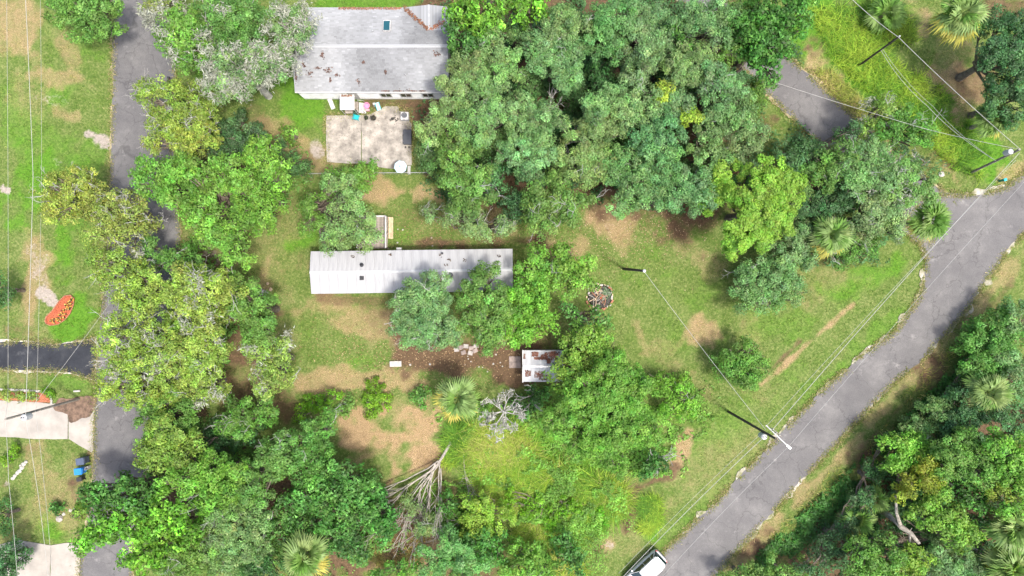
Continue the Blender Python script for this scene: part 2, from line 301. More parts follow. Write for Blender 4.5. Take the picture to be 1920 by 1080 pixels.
def ground_material():
    m, n, b = M_new('lawn_and_earth'); N = n.nodes; Lk = n.links
    tc = N.new('ShaderNodeTexCoord'); at_ = N.new('ShaderNodeAttribute'); at_.attribute_name = 'Col'
    sp = N.new('ShaderNodeSeparateColor'); Lk.new(at_.outputs['Color'], sp.inputs[0])
    sa = N.new('ShaderNodeAttribute'); sa.attribute_name = 'sand'
    def noise(sc, det=6, ro=0.65):
        o = N.new('ShaderNodeTexNoise'); o.inputs['Scale'].default_value = sc; o.inputs['Detail'].default_value = det; o.inputs['Roughness'].default_value = ro
        Lk.new(tc.outputs['Object'], o.inputs['Vector']); return o.outputs['Fac']
    def ramp(f, *st):
        r = N.new('ShaderNodeValToRGB'); Lk.new(f, r.inputs[0]); e = r.color_ramp.elements
        while len(e) < len(st): e.new(0.5)
        for k, (p, c) in enumerate(st): e[k].position = p; e[k].color = (*c, 1)
        return r.outputs[0]
    def math_(op, a, bb, clamp=False):
        q = N.new('ShaderNodeMath'); q.operation = op; q.use_clamp = clamp
        for i, v in enumerate((a, bb)):
            if isinstance(v, (int, float)): q.inputs[i].default_value = v
            else: Lk.new(v, q.inputs[i])
        return q.outputs[0]
    def mix(f, a, bb):
        q = N.new('ShaderNodeMixRGB'); Lk.new(f, q.inputs[0]); Lk.new(a, q.inputs[1]); Lk.new(bb, q.inputs[2]); return q.outputs[0]
    nf, nm, nb = noise(4.5, 9, 0.82), noise(0.9, 7, 0.75), noise(0.22, 6, 0.7)
    nf2 = noise(16.0, 4, 0.7)
    nd = noise(0.5, 8, 0.78)
    lawn = mix(ramp(nd, (0.40, (0, 0, 0)), (0.60, (1, 1, 1))), ramp(nf, (0.3, (0.032, 0.070, 0.012)), (0.5, (0.085, 0.140, 0.028)), (0.70, (0.21, 0.24, 0.08))),
                   ramp(nf, (0.3, (0.04, 0.072, 0.016)), (0.5, (0.120, 0.165, 0.045)), (0.70, (0.30, 0.29, 0.13))))
    lush = ramp(nf, (0.3, (0.04, 0.115, 0.012)), (0.52, (0.085, 0.20, 0.02)), (0.74, (0.16, 0.27, 0.035)))
    straw = ramp(nf2, (0.30, (0.10, 0.07, 0.035)), (0.5, (0.28, 0.195, 0.105)), (0.68, (0.50, 0.38, 0.23)))
    dirt = ramp(nf, (0.28, (0.045, 0.032, 0.02)), (0.52, (0.115, 0.075, 0.045)), (0.75, (0.22, 0.145, 0.085)))
    sand = ramp(nf, (0.3, (0.20, 0.17, 0.14)), (0.6, (0.36, 0.32, 0.28)), (0.8, (0.50, 0.46, 0.41)))
    def fac(s, j1, j2, k=1.7, off=0.34):
        t = math_('ADD', s, math_('MULTIPLY', math_('SUBTRACT', j1, 0.5), 0.9)); t = math_('ADD', t, math_('MULTIPLY', math_('SUBTRACT', j2, 0.5), 0.9))
        return math_('MULTIPLY', math_('SUBTRACT', t, off), k, True)
    col = mix(fac(sp.outputs[2], nm, nf), lawn, lush)
    col = mix(fac(sp.outputs[0], nm, nf2), col, straw)
    col = mix(fac(sp.outputs[1], nm, nf), col, dirt)
    col = mix(fac(sa.outputs['Fac'], nm, nf, 3.0, 0.5), col, sand)
    Lk.new(col, b.inputs['Base Color']); b.inputs['Roughness'].default_value = 0.95; b.inputs['Specular IOR Level'].default_value = 0.1
    bp = N.new('ShaderNodeBump'); bp.inputs['Strength'].default_value = 0.9; bp.inputs['Distance'].default_value = 0.10
    Lk.new(nf, bp.inputs['Height']); Lk.new(bp.outputs[0], b.inputs['Normal'])
    return m
tag(link('ground', me, ground_material()), 'lawn, straw and bare earth of the lots', kind='structure')

# ------------------------------------------------------------------ roads and paving
def rough_poly(poly, amp, step=9.0, seed=1, closed=True):
    out = []; n = len(poly)
    for i in range(n):
        (x0, y0), (x1, y1) = poly[i], poly[(i + 1) % n]
        L = math.hypot(x1 - x0, y1 - y0); k = max(1, int(L / step))
        for j in range(k):
            t = j / k; x = x0 + (x1 - x0) * t; y = y0 + (y1 - y0) * t
            nxp, nyp = -(y1 - y0) / L, (x1 - x0) / L
            d = (float(fbm(np.array(x), np.array(y), 0.05, seed, 3)) - 0.5) * 2 * amp
            out.append((x + nxp * d, y + nyp * d))
    return out
def grow(poly, d):
    n = len(poly); a = sum(poly[i][0] * poly[(i + 1) % n][1] - poly[(i + 1) % n][0] * poly[i][1] for i in range(n)); sg = 1 if a > 0 else -1
    o = []
    for i in range(n):
        (x0, y0), (x1, y1), (x2, y2) = poly[i - 1], poly[i], poly[(i + 1) % n]
        tx, ty = x2 - x0, y2 - y0; L = math.hypot(tx, ty) or 1
        o.append((x1 + sg * ty / L * d, y1 - sg * tx / L * d))
    return o
def sheet(name, poly, z, mat_, thick=0.14, amp=0.0, step=9, seed=1, parent=None):
    p = rough_poly(poly, amp, step, seed) if amp > 0 else poly
    return MB().prism([at(x, y)[:2] for x, y in p], z - thick, z).build(name, mat_, parent)

def asphalt(name, base, light, dark, streak=None):
    m, n, b = M_new(name); N = n.nodes; Lk = n.links
    tc = N.new('ShaderNodeTexCoord')
    def noise(sc, det, ro=0.6):
        o = N.new('ShaderNodeTexNoise'); o.inputs['Scale'].default_value = sc; o.inputs['Detail'].default_value = det; o.inputs['Roughness'].default_value = ro
        Lk.new(tc.outputs['Object'], o.inputs['Vector']); return o.outputs['Fac']
    r = N.new('ShaderNodeValToRGB'); Lk.new(noise(0.30, 10, 0.72), r.inputs[0]); e = r.color_ramp.elements
    e[0].position = 0.34; e[0].color = (*dark, 1); e[1].position = 0.72; e[1].color = (*light, 1); q = e.new(0.52); q.color = (*base, 1)
    g = N.new('ShaderNodeValToRGB'); Lk.new(noise(22.0, 5, 0.8), g.inputs[0]); g.color_ramp.elements[0].position = 0.3; g.color_ramp.elements[1].position = 0.7
    g.color_ramp.elements[0].color = (0.62, 0.62, 0.62, 1); g.color_ramp.elements[1].color = (1.35, 1.35, 1.35, 1)
    mx = N.new('ShaderNodeMixRGB'); mx.blend_type = 'MULTIPLY'; mx.inputs[0].default_value = 1
    Lk.new(r.outputs[0], mx.inputs[1]); Lk.new(g.outputs[0], mx.inputs[2])
    # pale worn spots
    sp = N.new('ShaderNodeValToRGB'); Lk.new(noise(0.55, 9, 0.7), sp.inputs[0]); sp.color_ramp.elements[0].position = 0.60; sp.color_ramp.elements[1].position = 0.72
    m2 = N.new('ShaderNodeMixRGB'); Lk.new(sp.outputs[0], m2.inputs[0]); Lk.new(mx.outputs[0], m2.inputs[1]); m2.inputs[2].default_value = (*[c * 1.25 for c in light], 1)
    # cracks : edges of warped cells
    wv = N.new('ShaderNodeTexNoise'); wv.inputs['Scale'].default_value = 0.9; wv.inputs['Detail'].default_value = 6; Lk.new(tc.outputs['Object'], wv.inputs['Vector'])
    va = N.new('ShaderNodeVectorMath'); va.operation = 'MULTIPLY_ADD'; va.inputs[1].default_value = (2.2, 2.2, 0); Lk.new(wv.outputs['Color'], va.inputs[0]); Lk.new(tc.outputs['Object'], va.inputs[2])
    vo = N.new('ShaderNodeTexVoronoi'); vo.feature = 'DISTANCE_TO_EDGE'; vo.inputs['Scale'].default_value = 0.30; Lk.new(va.outputs[0], vo.inputs['Vector'])
    cr = N.new('ShaderNodeValToRGB'); Lk.new(vo.outputs['Distance'], cr.inputs[0]); cr.color_ramp.elements[0].position = 0.003; cr.color_ramp.elements[1].position = 0.014
    cr.color_ramp.elements[0].color = (.66, .66, .66, 1); cr.color_ramp.elements[1].color = (1, 1, 1, 1)
    m3 = N.new('ShaderNodeMixRGB'); m3.blend_type = 'MULTIPLY'; m3.inputs[0].default_value = 0.8; Lk.new(m2.outputs[0], m3.inputs[1]); Lk.new(cr.outputs[0], m3.inputs[2])
    Lk.new(m3.outputs[0], b.inputs['Base Color']); b.inputs['Roughness'].default_value = 0.9; b.inputs['Specular IOR Level'].default_value = 0.25
    bp = N.new('ShaderNodeBump'); bp.inputs['Strength'].default_value = 0.35; bp.inputs['Distance'].default_value = 0.02
    Lk.new(noise(40, 3), bp.inputs['Height']); Lk.new(bp.outputs[0], b.inputs['Normal'])
    return m
M['road'] = asphalt('worn_asphalt', (0.134, 0.130, 0.129), (0.190, 0.184, 0.178), (0.108, 0.105, 0.106))
M['road2'] = asphalt('old_street_asphalt', (0.124, 0.121, 0.122), (0.175, 0.170, 0.166), (0.098, 0.096, 0.099))
M['newroad'] = asphalt('fresh_asphalt', (0.030, 0.033, 0.040), (0.062, 0.064, 0.068), (0.020, 0.022, 0.028))
M['shoulder'] = mat('sandy_shoulder', (0.33, 0.27, 0.19), 0.95, 0.5, 1.1, bump=0.5, col2=(0.13, 0.13, 0.045), detail=10)
M['gritshoulder'] = mat('grit_shoulder', (0.34, 0.315, 0.28), 0.95, 0.5, .8, bump=0.5, col2=(0.14, 0.145, 0.05), detail=10)
M['paleshoulder'] = mat('pale_grit_shoulder', (0.48, 0.45, 0.41), 0.95, 0.4, 2.2, bump=0.5, col2=(0.22, 0.20, 0.12))
M['mud'] = mat('brown_mud', (0.15, 0.10, 0.07), 0.95, 0.5, 2.0, bump=0.5)

tag(sheet('road_shoulder', grow(WEST_ROAD, 1.5), 0.004, M['shoulder'], amp=7, step=3.5, seed=5), 'sandy shoulder along the west road', kind='structure')
tag(sheet('road_shoulder', grow(EAST_ROAD, 2), 0.004, M['gritshoulder'], amp=13, step=3.5, seed=8), 'pale gritty shoulder along the diagonal road', kind='structure')
tag(sheet('road_shoulder', grow(NORTH_STREET, 3), 0.0, M['shoulder'], amp=9, step=3.5, seed=9), 'sandy shoulder along the north street', kind='structure')
tag(sheet('road', WEST_ROAD, 0.014, M['road2'], amp=3.0, step=4, seed=2), 'grey asphalt road under the overhanging oaks', kind='structure')
tag(sheet('road', EAST_ROAD, 0.018, M['road'], amp=6.0, step=3.5, seed=3), 'grey asphalt road running diagonally past the power pole', kind='structure')
tag(sheet('road', NORTH_STREET, 0.010, M['road'], amp=5.0, step=6, seed=4), 'grey asphalt side street coming out of the woods', kind='structure')
tag(sheet('driveway_edge', grow(BLACK_DRIVE, 3), 0.008, M['paleshoulder'], amp=5, step=5, seed=12), 'crumbled pale edge of the black driveway', kind='structure')
tag(sheet('driveway', BLACK_DRIVE, 0.022, M['newroad'], amp=2, step=6, seed=11), 'fresh black asphalt driveway', kind='structure')
def slabbed(name, polys, z, m, label, seed):
    root = empty(name, (*at(*polys[0][0])[:2], 0)); tag(root, label, kind='structure')
    for p in polys:
        o = sheet('slab', p, z, m, 0.16, 1.2, 6, seed, None); o.parent = root
        o.matrix_parent_inverse = Matrix.Translation(root.location).inverted()
    return root
slabbed('driveway', [DRIVE_A, DRIVE_B], 0.03, M['bright_concrete'], 'pale concrete driveway with mud washed over its corner', 21)
slabbed('driveway', [[(-40, 1034), (10, 1018), (34.5, 1013), (30, 1120), (-40, 1120)], [(35, 1013), (81, 1020), (95.5, 1022.5), (93, 1120), (30.5, 1120)], [(96, 1022.6), (128, 1017), (151, 1020), (150, 1053), (146, 1120), (93.5, 1120)]], 0.03, M['bright_concrete'], 'clean pale concrete driveway in three slabs', 22)
def clip_x(poly, x0, x1):
    def cl(p, xc, keep):
        o = []
        for i in range(len(p)):
            a, b_ = p[i], p[(i + 1) % len(p)]; ia, ib = keep(a[0]), keep(b_[0])
            if ia: o.append(a)
            if ia != ib:
                t = (xc - a[0]) / (b_[0] - a[0]); o.append((xc, a[1] + t * (b_[1] - a[1])))
        return o
    return cl(cl(poly, x0, lambda v: v >= x0), x1, lambda v: v <= x1)
slabbed('patio', [clip_x(PATIO, 0, 677.8), clip_x(PATIO, 678.2, 2000)], 0.05, M['concrete'], 'stained pale concrete patio behind the shingled house', 23)
tag(sheet('mud', [(108, 752), (118, 748), (150, 744), (180, 746), (178, 770), (168, 779), (150, 786), (134, 792), (129, 790), (127, 776), (118, 772), (104, 770), (100, 762)], 0.036, M['mud'], 0.02, 6, 4, 31), 'brown mud washed across the concrete driveway', kind='structure')

# ------------------------------------------------------------------ foliage
SPEC = dict(
 #        colour              leaf  ratio density clump  jitter
 oak=   ((0.140, 0.285, 0.060), .200, .66, 3.6, .46, .32),
 grey=  ((0.195, 0.335, 0.122), .170, .66, 3.8, .46, .30),
 blue=  ((0.165, 0.312, 0.112), .175, .66, 3.8, .46, .32),
 lichen=((0.255, 0.365, 0.070), .190, .64, 2.7, .44, .38),
 fresh= ((0.170, 0.345, 0.055), .230, .68, 3.2, .50, .34),
 lime=  ((0.235, 0.420, 0.062), .175, .66, 5.0, .42, .22),
 leafy= ((0.170, 0.365, 0.055), .190, .66, 4.8, .42, .24),
 dark=  ((0.075, 0.205, 0.042), .300, .66, 3.4, .50, .46),
 glossy=((0.115, 0.275, 0.032), .340, .60, 3.3, .48, .60),
 deep=  ((0.075, 0.175, 0.060), .185, .64, 3.4, .46, .38),
 weed=  ((0.150, 0.350, 0.026), .200, .60, 3.4, .35, .30),
 yellow=((0.245, 0.370, 0.050), .200, .64, 3.4, .42, .36),
)
TRIS = [0]
def leaves(rg, ctr, nrm, L, ratio, col, jit):
    n = len(ctr)
    nn = nrm + rg.normal(0, 0.46, (n, 3)); nn[:, 2] += 0.5
    nn /= np.linalg.norm(nn, axis=1, keepdims=True)
    r = rg.normal(0, 1, (n, 3)); t = np.cross(nn, r); t /= np.linalg.norm(t, axis=1, keepdims=True); b = np.cross(nn, t)
    s = (L * rg.uniform(0.65, 1.3, n))[:, None]
    V = np.stack([ctr + t * s * .62, ctr + b * s * ratio * .5 - t * s * .38, ctr - b * s * ratio * .5 - t * s * .38], 1)
    F = np.arange(3 * n).reshape(n, 3)
    c = col * np.exp(rg.normal(0, jit * 0.55, (n, 1)))
    c = c * np.exp(rg.normal(0, 0.06, (n, 3)))
    TRIS[0] += n
    return V.reshape(-1, 3), F, np.repeat(c, 3, 0)

def foliage(rg, blobs, sp, zlow, dens=1.0):
    """blobs: (x, y, z, r) lobes; leaves lie in small clumps over the lobes"""
    col, L, ratio, den, rc, jit = SPEC[sp]; col = np.array(col)
    VV, FF, CC, off, tips = [], [], [], 0, []
    tree_t = np.exp(rg.normal(0, 0.07, 3) * np.array([1, .6, 1]))
    for (x, y, z, r) in blobs:
        area = math.pi * r * r; nl = max(20, int(area * den * dens / (L * L * ratio * 0.5) * 0.74))
        nc = max(4, int(2.4 * (r / rc) ** 2)); per = max(4, nl // nc)
        lob_t = np.exp(rg.normal(0, 0.10)) * tree_t
        d = rg.normal(0, 1, (nc, 3)); d[:, 2] = np.abs(d[:, 2]) * 1.15 - 0.25; d /= np.linalg.norm(d, axis=1, keepdims=True)
        rr = r * rg.uniform(0.72, 1.06, nc)[:, None]
        cc = np.array([x, y, z]) + d * rr * np.array([1, 1, 0.8])
        ct = lob_t * np.exp(rg.normal(0, jit * 0.6, (nc, 1))) * np.exp(rg.normal(0, .06, (nc, 3)))
        k = np.repeat(np.arange(nc), per)
        q = rg.normal(0, 1, (len(k), 3)); q /= np.linalg.norm(q, axis=1, keepdims=True)
        q[:, 2] *= 0.7
        p = cc[k] + q * (rc * rg.uniform(0.25, 1.05, len(k)) ** 0.6)[:, None]
        keep = p[:, 2] > zlow; p = p[keep]; k = k[keep]; q = q[keep]
        nrm = q * 0.8 + d[k] * 0.6
        v, f, c = leaves(rg, p, nrm, L, ratio, col * ct[k], jit)
        VV.append(v); FF.append(f + off); CC.append(c); off += len(v); tips.append((cc, d))
    return np.concatenate(VV), np.concatenate(FF), np.concatenate(CC), tips

def bend(a, b, n, amp, rg):
    a = np.array(a, float); b = np.array(b, float); o = []
    for i in range(n + 1):
        t = i / n; p = a + (b - a) * t
        if 0 < i < n: p = p + rg.normal(0, amp, 3)
        o.append(p)
    return o

def twigs(mb, rg, p, d, length, rad, depth):
    """bare forked twig from p along d"""
    d = d / np.linalg.norm(d); q = p + d * length * 0.5 + rg.normal(0, length * .08, 3); e = p + d * length + rg.normal(0, length * .12, 3)
    mb.tube([p, q, e], [rad, rad * .8, rad * .6], 4, False)
    if depth > 0:
        for k in range(rg.integers(2, 4)):
            nd = d + rg.normal(0, 0.62, 3); nd[2] += 0.05
            twigs(mb, rg, q if k == 0 else e, nd, length * rg.uniform(.5, .8), rad * .6, depth - 1)

def moss_mesh(rg, pts, n_per, col=(0.27, 0.285, 0.225), spread=0.22):
    P = np.repeat(np.array(pts), n_per, 0); n = len(P)
    P = P + rg.normal(0, spread, (n, 3)) * np.array([1, 1, .6])
    t = rg.normal(0, 1, (n, 3)); t[:, 2] -= 0.6; t /= np.linalg.norm(t, axis=1, keepdims=True)
    b = np.cross(t, rg.normal(0, 1, (n, 3))); b /= np.linalg.norm(b, axis=1, keepdims=True)
    s = rg.uniform(.22, .5, n)[:, None]; w = rg.uniform(.025, .06, n)[:, None]
    V = np.stack([P + b * w, P + t * s * .5 + b * w * .8, P + t * s, P - b * w], 1).reshape(-1, 3)
    c = np.array(col) * np.exp(rg.normal(0, .18, (n, 1)))
    TRIS[0] += 2 * n
    return np_mesh('moss', V, np.arange(4 * n).reshape(n, 4), np.repeat(c, 4, 0))

tree_no = [0]
def tree(sp, H, lobes, label, name='oak_tree', cat='tree', group=None, bare=0.0, moss=0, dens=1.0, base=None, seed=None, pale=False, trunk_r=None):
    """lobes: (px, py, r_px) as seen on the site plan"""
    tree_no[0] += 1
    rg = np.random.default_rng(1000 + tree_no[0] if seed is None else seed)
    hc = H * 0.78; s = (1 - hc / CAMH) / PPM
    L3 = [(*at(px, py, hc)[:2], r * s * (1.10 if H > 4 else 1.0)) for px, py, r in lobes]
    w = np.array([l[2] ** 2 for l in L3]); bx = float(sum(l[0] * a for l, a in zip(L3, w)) / w.sum()); by = float(sum(l[1] * a for l, a in zip(L3, w)) / w.sum())
    if base is not None: bx, by = at(*base)[:2]
    root = empty(name, (bx, by, 0), 0, label, cat, group)
    blobs = []
    for (x, y, R) in L3:
        top = H - rg.uniform(0, 0.10) * H
        n = max(3, int(3 + .95 * R * R))
        ph = rg.uniform(0, 6.28)
        for i in range(n):
            d = R * 0.74 * math.sqrt((i + 0.35) / n); a = ph + i * 2.39996 + rg.normal(0, .25)
            r = R * rg.uniform(.25, .40) * (1.0 if n > 5 else 1.3)
            r = min(max(r, 0.45), 1.3)
            z = top - r * 0.8 - (d / R) ** 2 * min(R * 0.55, H * .30) + rg.normal(0, 0.20)
            z = max(z, r * 0.55)
            blobs.append((x - bx + d * math.cos(a), y - by + d * math.sin(a), z, r))
            if d > R * .55 and H > 4:   # lower skirt
                blobs.append((x - bx + d * 1.02 * math.cos(a + .3), y - by + d * 1.02 * math.sin(a + .3), max(z - r * 1.25, 1.2), r * .85))
    V, F, Cc, tips = foliage(rg, blobs, sp, 0.12, dens)
    link('crown', np_mesh('crown', V, F, Cc), M['leaf'], root)
    # trunk with limbs
    tr = trunk_r or (0.10 + 0.018 * H + 0.012 * sum(l[2] for l in L3))
    mb = MB(); fk = H * rg.uniform(.28, .38)
    lean = rg.normal(0, .15, 2)
    mb.tube([(0, 0, -0.15), (lean[0] * .3, lean[1] * .3, fk * .5), (lean[0], lean[1], fk)], [tr * 1.25, tr * .95, tr * .85], 8)
    lmb = MB() if pale else mb
    for (x, y, z, r) in blobs[::1]:
        if z < fk * .9 and H > 4: continue
        pts = bend((lean[0], lean[1], fk - .1), (x, y, z), 3, 0.22, rg)
        mb.tube(pts, [tr * .5, tr * .36, tr * .24, tr * .12], 5, False)
        nb = 2
        for j in range(nb):
            d = rg.normal(0, 1, 3); d[2] = abs(d[2]) + .2; d /= np.linalg.norm(d)
            lmb.tube(bend(pts[2], np.array((x, y, z)) + d * r * .9, 2, .12, rg), [tr * .2, tr * .13, .02], 4, False)
    mb.build('trunk', M['pale_bark'] if pale else M['bark'], root)
    if pale: lmb.build('branch', M['pale_bark'], root)
    if bare > 0:
        tb = MB()
        for (cc, d) in tips:
            for i in range(len(cc)):
                if d[i, 2] > 0.15 and rg.random() < bare * .75:
                    twigs(tb, rg, cc[i] - d[i] * .3, d[i] + rg.normal(0, .5, 3) + np.array([0, 0, -.1]), rg.uniform(.5, 1.15), rg.uniform(.022, .042), 2)
        tb.build('bare_twigs', M['pale_bark'], root)['kind'] = 'stuff'
    if moss > 0:
        pts = []
        for _ in range(moss):
            cc, d = tips[rg.integers(len(tips))]; i = rg.integers(len(cc))
            p0 = cc[i] + d[i] * .2; dr = rg.normal(0, 1, 3); dr[2] *= .3; dr /= np.linalg.norm(dr)
            for t in np.linspace(0, rg.uniform(.5, 1.6), 6): pts.append(p0 + dr * t)
        link('moss', moss_mesh(rg, pts, 20), M['vcol'], root)['kind'] = 'stuff'
    return root

# ------------------------------------------------------------------ the trees, one by one
T = tree
# --- along the west road
T('oak', 7, [(130, 8, 58), (180, 22, 46)], 'leafy dark green tree over the lawn edge at the top of the west road')
T('lichen', 8, [(302, 14, 30), (322, 2, 32)], 'pale tree draped in whitish moss reaching over the road beside the shingled house', 'mossy_oak_tree', moss=26, dens=.8)
T('fresh', 8, [(345, 60, 52), (370, 105, 42), (330, 85, 34)], 'light green oak beside the road with a moss tuft at its foot', 'oak_tree', bare=.05, moss=8)
T('oak', 8, [(430, 30, 55), (465, 75, 42), (400, 15, 40)], 'green oak between the road oak and the mossy oak by the house', moss=10, bare=.04)
T('grey', 9, [(450, 140, 52), (425, 165, 36), (490, 110, 34)], 'grey oak with long trailing moss strands standing on the house lawn', 'mossy_oak_tree', moss=46, dens=.75, pale=True, bare=.08)
T('grey', 9, [(535, 45, 42), (535, 100, 30), (520, 130, 28), (565, 45, 26)], 'mossy oak reaching over the left end of the shingled roof', 'mossy_oak_tree', moss=34, dens=.7, pale=True, bare=.08)
T('lichen', 7, [(305, 180, 44), (355, 190, 46), (320, 235, 44), (375, 225, 40)], 'yellow green oak with white lichened twigs over the road below the mossy trees', bare=.20, dens=1.0)
T('lichen', 7, [(350, 270, 44), (300, 275, 26), (390, 260, 32)], 'yellow green oak next to the dark thicket beside the road', bare=.10)
T('deep', 5, [(440, 245, 44), (470, 280, 40), (420, 285, 34)], 'dark green thicket tree in shade beside the roadside oaks', 'thicket_tree')
T('deep', 4, [(545, 312, 28), (522, 285, 26), (572, 318, 20)], 'dark shrubby tree at the left end of the chain link fence', 'thicket_tree')
T('fresh', 2.4, [(545, 250, 22)], 'small bright green bush on the bare patch by the patio', 'shrub', 'shrub')
T('fresh', 8, [(290, 335, 42), (330, 320, 40), (340, 365, 42)], 'bright green tree leaning over the grey road by the lichened oak')
T('fresh', 8.5, [(385, 335, 48), (440, 330, 46), (380, 405, 46), (420, 450, 44), (450, 480, 24)], 'bright green broad crowned tree left of the mobile home yard', bare=.02)
T('fresh', 8, [(495, 300, 44), (520, 330, 34), (470, 370, 46), (500, 400, 42), (465, 420, 40)], 'bright green tree with lobed crown between patio and road')
T('lichen', 8, [(110, 360, 40), (150, 340, 36), (130, 395, 40), (180, 380, 44)], 'pale lichened oak spreading from the road over the west lawn', bare=.24, dens=.95)
T('lichen', 8, [(215, 390, 46), (240, 430, 42), (195, 440, 40), (270, 405, 34)], 'pale lichened oak arching across the grey road', bare=.17, dens=.65)
T('oak', 6, [(285, 475, 36), (330, 490, 32), (370, 505, 36)], 'shaded green oak bough above the road in front of the largest lichened oaks', bare=.06, dens=.8)
T('lichen', 8.5, [(230, 520, 46), (285, 540, 50), (250, 580, 42), (200, 500, 30)], 'yellow green lichened oak on the road above the black driveway end', bare=.17, moss=3)
T('lichen', 9, [(350, 540, 50), (400, 555, 46), (380, 600, 46), (430, 540, 36)], 'yellow green lichened oak with white dead twigs above the bare yard', bare=.17, moss=8)
T('oak', 8, [(460, 560, 46), (480, 590, 38), (500, 620, 32)], 'deep green oak leaning to the weathered board pile', bare=.06)
T('lichen', 9, [(220, 640, 44), (260, 660, 42), (290, 625, 44)], 'yellowish oak crown beside the mouth of the black driveway', bare=.20, moss=5, dens=.95)
T('lichen', 9, [(340, 650, 48), (310, 690, 42), (380, 680, 44), (400, 635, 40)], 'broad lichened oak with a rust brown dead spray in its crown', bare=.18, moss=8)
T('lichen', 8, [(225, 715, 42), (260, 735, 34), (300, 735, 30)], 'yellow green oak hanging over the road by the concrete driveway', bare=.16)
T('lichen', 7.5, [(490, 660, 36), (520, 690, 40), (495, 715, 30), (535, 655, 24)], 'lichened oak with pale branch tips beside the brown yard', bare=.17, moss=8)
T('lichen', 7, [(360, 735, 36), (395, 715, 30)], 'yellow green oak with grey limbs over bare brown earth', bare=.30, moss=5)
# --- lower left
T('oak', 7, [(330, 770, 48), (290, 790, 40)], 'shaded green oak where the road passes below the lichened trees', bare=.05)
T('fresh', 8, [(320, 815, 48), (290, 850, 42), (350, 850, 44)], 'fresh green oak bulging over the road across from the bins', bare=.03)
T('oak', 5.5, [(450, 770, 40), (440, 800, 36), (500, 770, 28)], 'small green oak in the brown clearing with a bare branch beside it', bare=.10)
T('deep', 4, [(420, 820, 46), (390, 840, 36), (470, 810, 36)], 'dark undergrowth in the hollow between the lower oaks', 'thicket_tree')
T('fresh', 8.5, [(345, 895, 42), (400, 890, 46), (440, 900, 46), (410, 930, 40)], 'fresh green oak in the middle of the lower left woods', bare=.02)
T('oak', 8.5, [(490, 875, 48), (470, 920, 40), (530, 850, 44)], 'rounded green oak left of the straw clearing', bare=.02)
T('oak', 8, [(570, 830, 44), (600, 805, 36), (590, 860, 36)], 'green oak with silvery twigs at the edge of the straw clearing', bare=.10)
T('dark', 8, [(190, 935, 32), (170, 925, 24), (240, 920, 34), (290, 925, 40)], 'dark big leaved tree reaching over the road toward the bins', 'broadleaf_tree')
T('glossy', 8.5, [(190, 990, 40), (240, 975, 42), (160, 1010, 26)], 'glossy yellow tipped tree over the road beside the clean driveway', 'broadleaf_tree')
T('glossy', 9, [(320, 950, 44), (290, 1000, 44), (340, 990, 46), (270, 1035, 42)], 'glossy big leaved tree on the right side of the lower road', 'broadleaf_tree')
T('oak', 8, [(330, 1050, 46), (380, 1040, 46)], 'green oak at the bottom of the lower left woods', bare=.02)
T('blue', 8, [(430, 985, 50), (470, 1010, 44), (430, 1040, 44), (480, 960, 34)], 'dusky grey green oak left of the lower palm', bare=.08)
T('dark', 7.5, [(590, 920, 50), (640, 905, 50), (670, 940, 46), (630, 965, 44)], 'dense dark green rounded tree right below the straw clearing', 'broadleaf_tree')
T('dark', 6, [(545, 960, 40), (560, 990, 32), (520, 990, 28)], 'dark leafy tree just above the lower palm', 'broadleaf_tree')
T('dark', 6, [(640, 1005, 40), (600, 1000, 36), (665, 1030, 28)], 'dark bluish leafy tree right of the lower palm', 'broadleaf_tree')
T('dark', 5, [(700, 965, 40), (720, 985, 30), (700, 930, 28)], 'dark leafy tree under the tips of the fallen dead tree', 'broadleaf_tree')
T('deep', 5, [(500, 1060, 36), (460, 1075, 30)], 'dark undergrowth tree beside the trunk of the lower palm', 'thicket_tree')
# --- bottom middle thicket
T('dark', 3.0, [(840, 950, 24)], 'small round dark bush among the fallen branches', 'shrub', 'shrub')
T('yellow', 4.2, [(895, 955, 36), (930, 975, 34), (890, 990, 30)], 'leafy yellow green thicket beside the tall grass', 'thicket_tree')
T('blue', 5, [(850, 1030, 44), (810, 1060, 36), (880, 1060, 40)], 'grey green oak with silvery twigs next to the lower straw patch', bare=.12)
T('dark', 4.5, [(920, 1030, 36), (900, 1010, 28)], 'dark leafy thicket tree below the tall grass', 'thicket_tree')
T('fresh', 5, [(990, 1040, 36), (1010, 1070, 36), (970, 1065, 28)], 'green tree at the bottom edge below the tall grass', bare=.03)
T('dark', 4, [(1065, 1040, 30), (1080, 1060, 28), (1055, 1010, 20)], 'dark bush cluster left of the bare pinkish earth', 'thicket_tree')
T('weed', 2.0, [(1040, 970, 30), (1005, 950, 28), (1070, 945, 26), (960, 935, 22)], 'lush green weeds growing through the tall grass', 'weed_patch', 'weeds', dens=.7)
T('weed', 1.2, [(1130, 985, 18), (1120, 960, 16)], 'low green weeds beside the bare pinkish earth', 'weed_patch', 'weeds', dens=.7)
T('oak', 3, [(760, 1075, 34), (720, 1075, 24)], 'low green bush below the lower straw patch', 'shrub', 'shrub')
T('blue', 3, [(800, 985, 30), (770, 950, 24)], 'grey green scrub under the fallen dead branches', 'shrub', 'shrub', bare=.1)
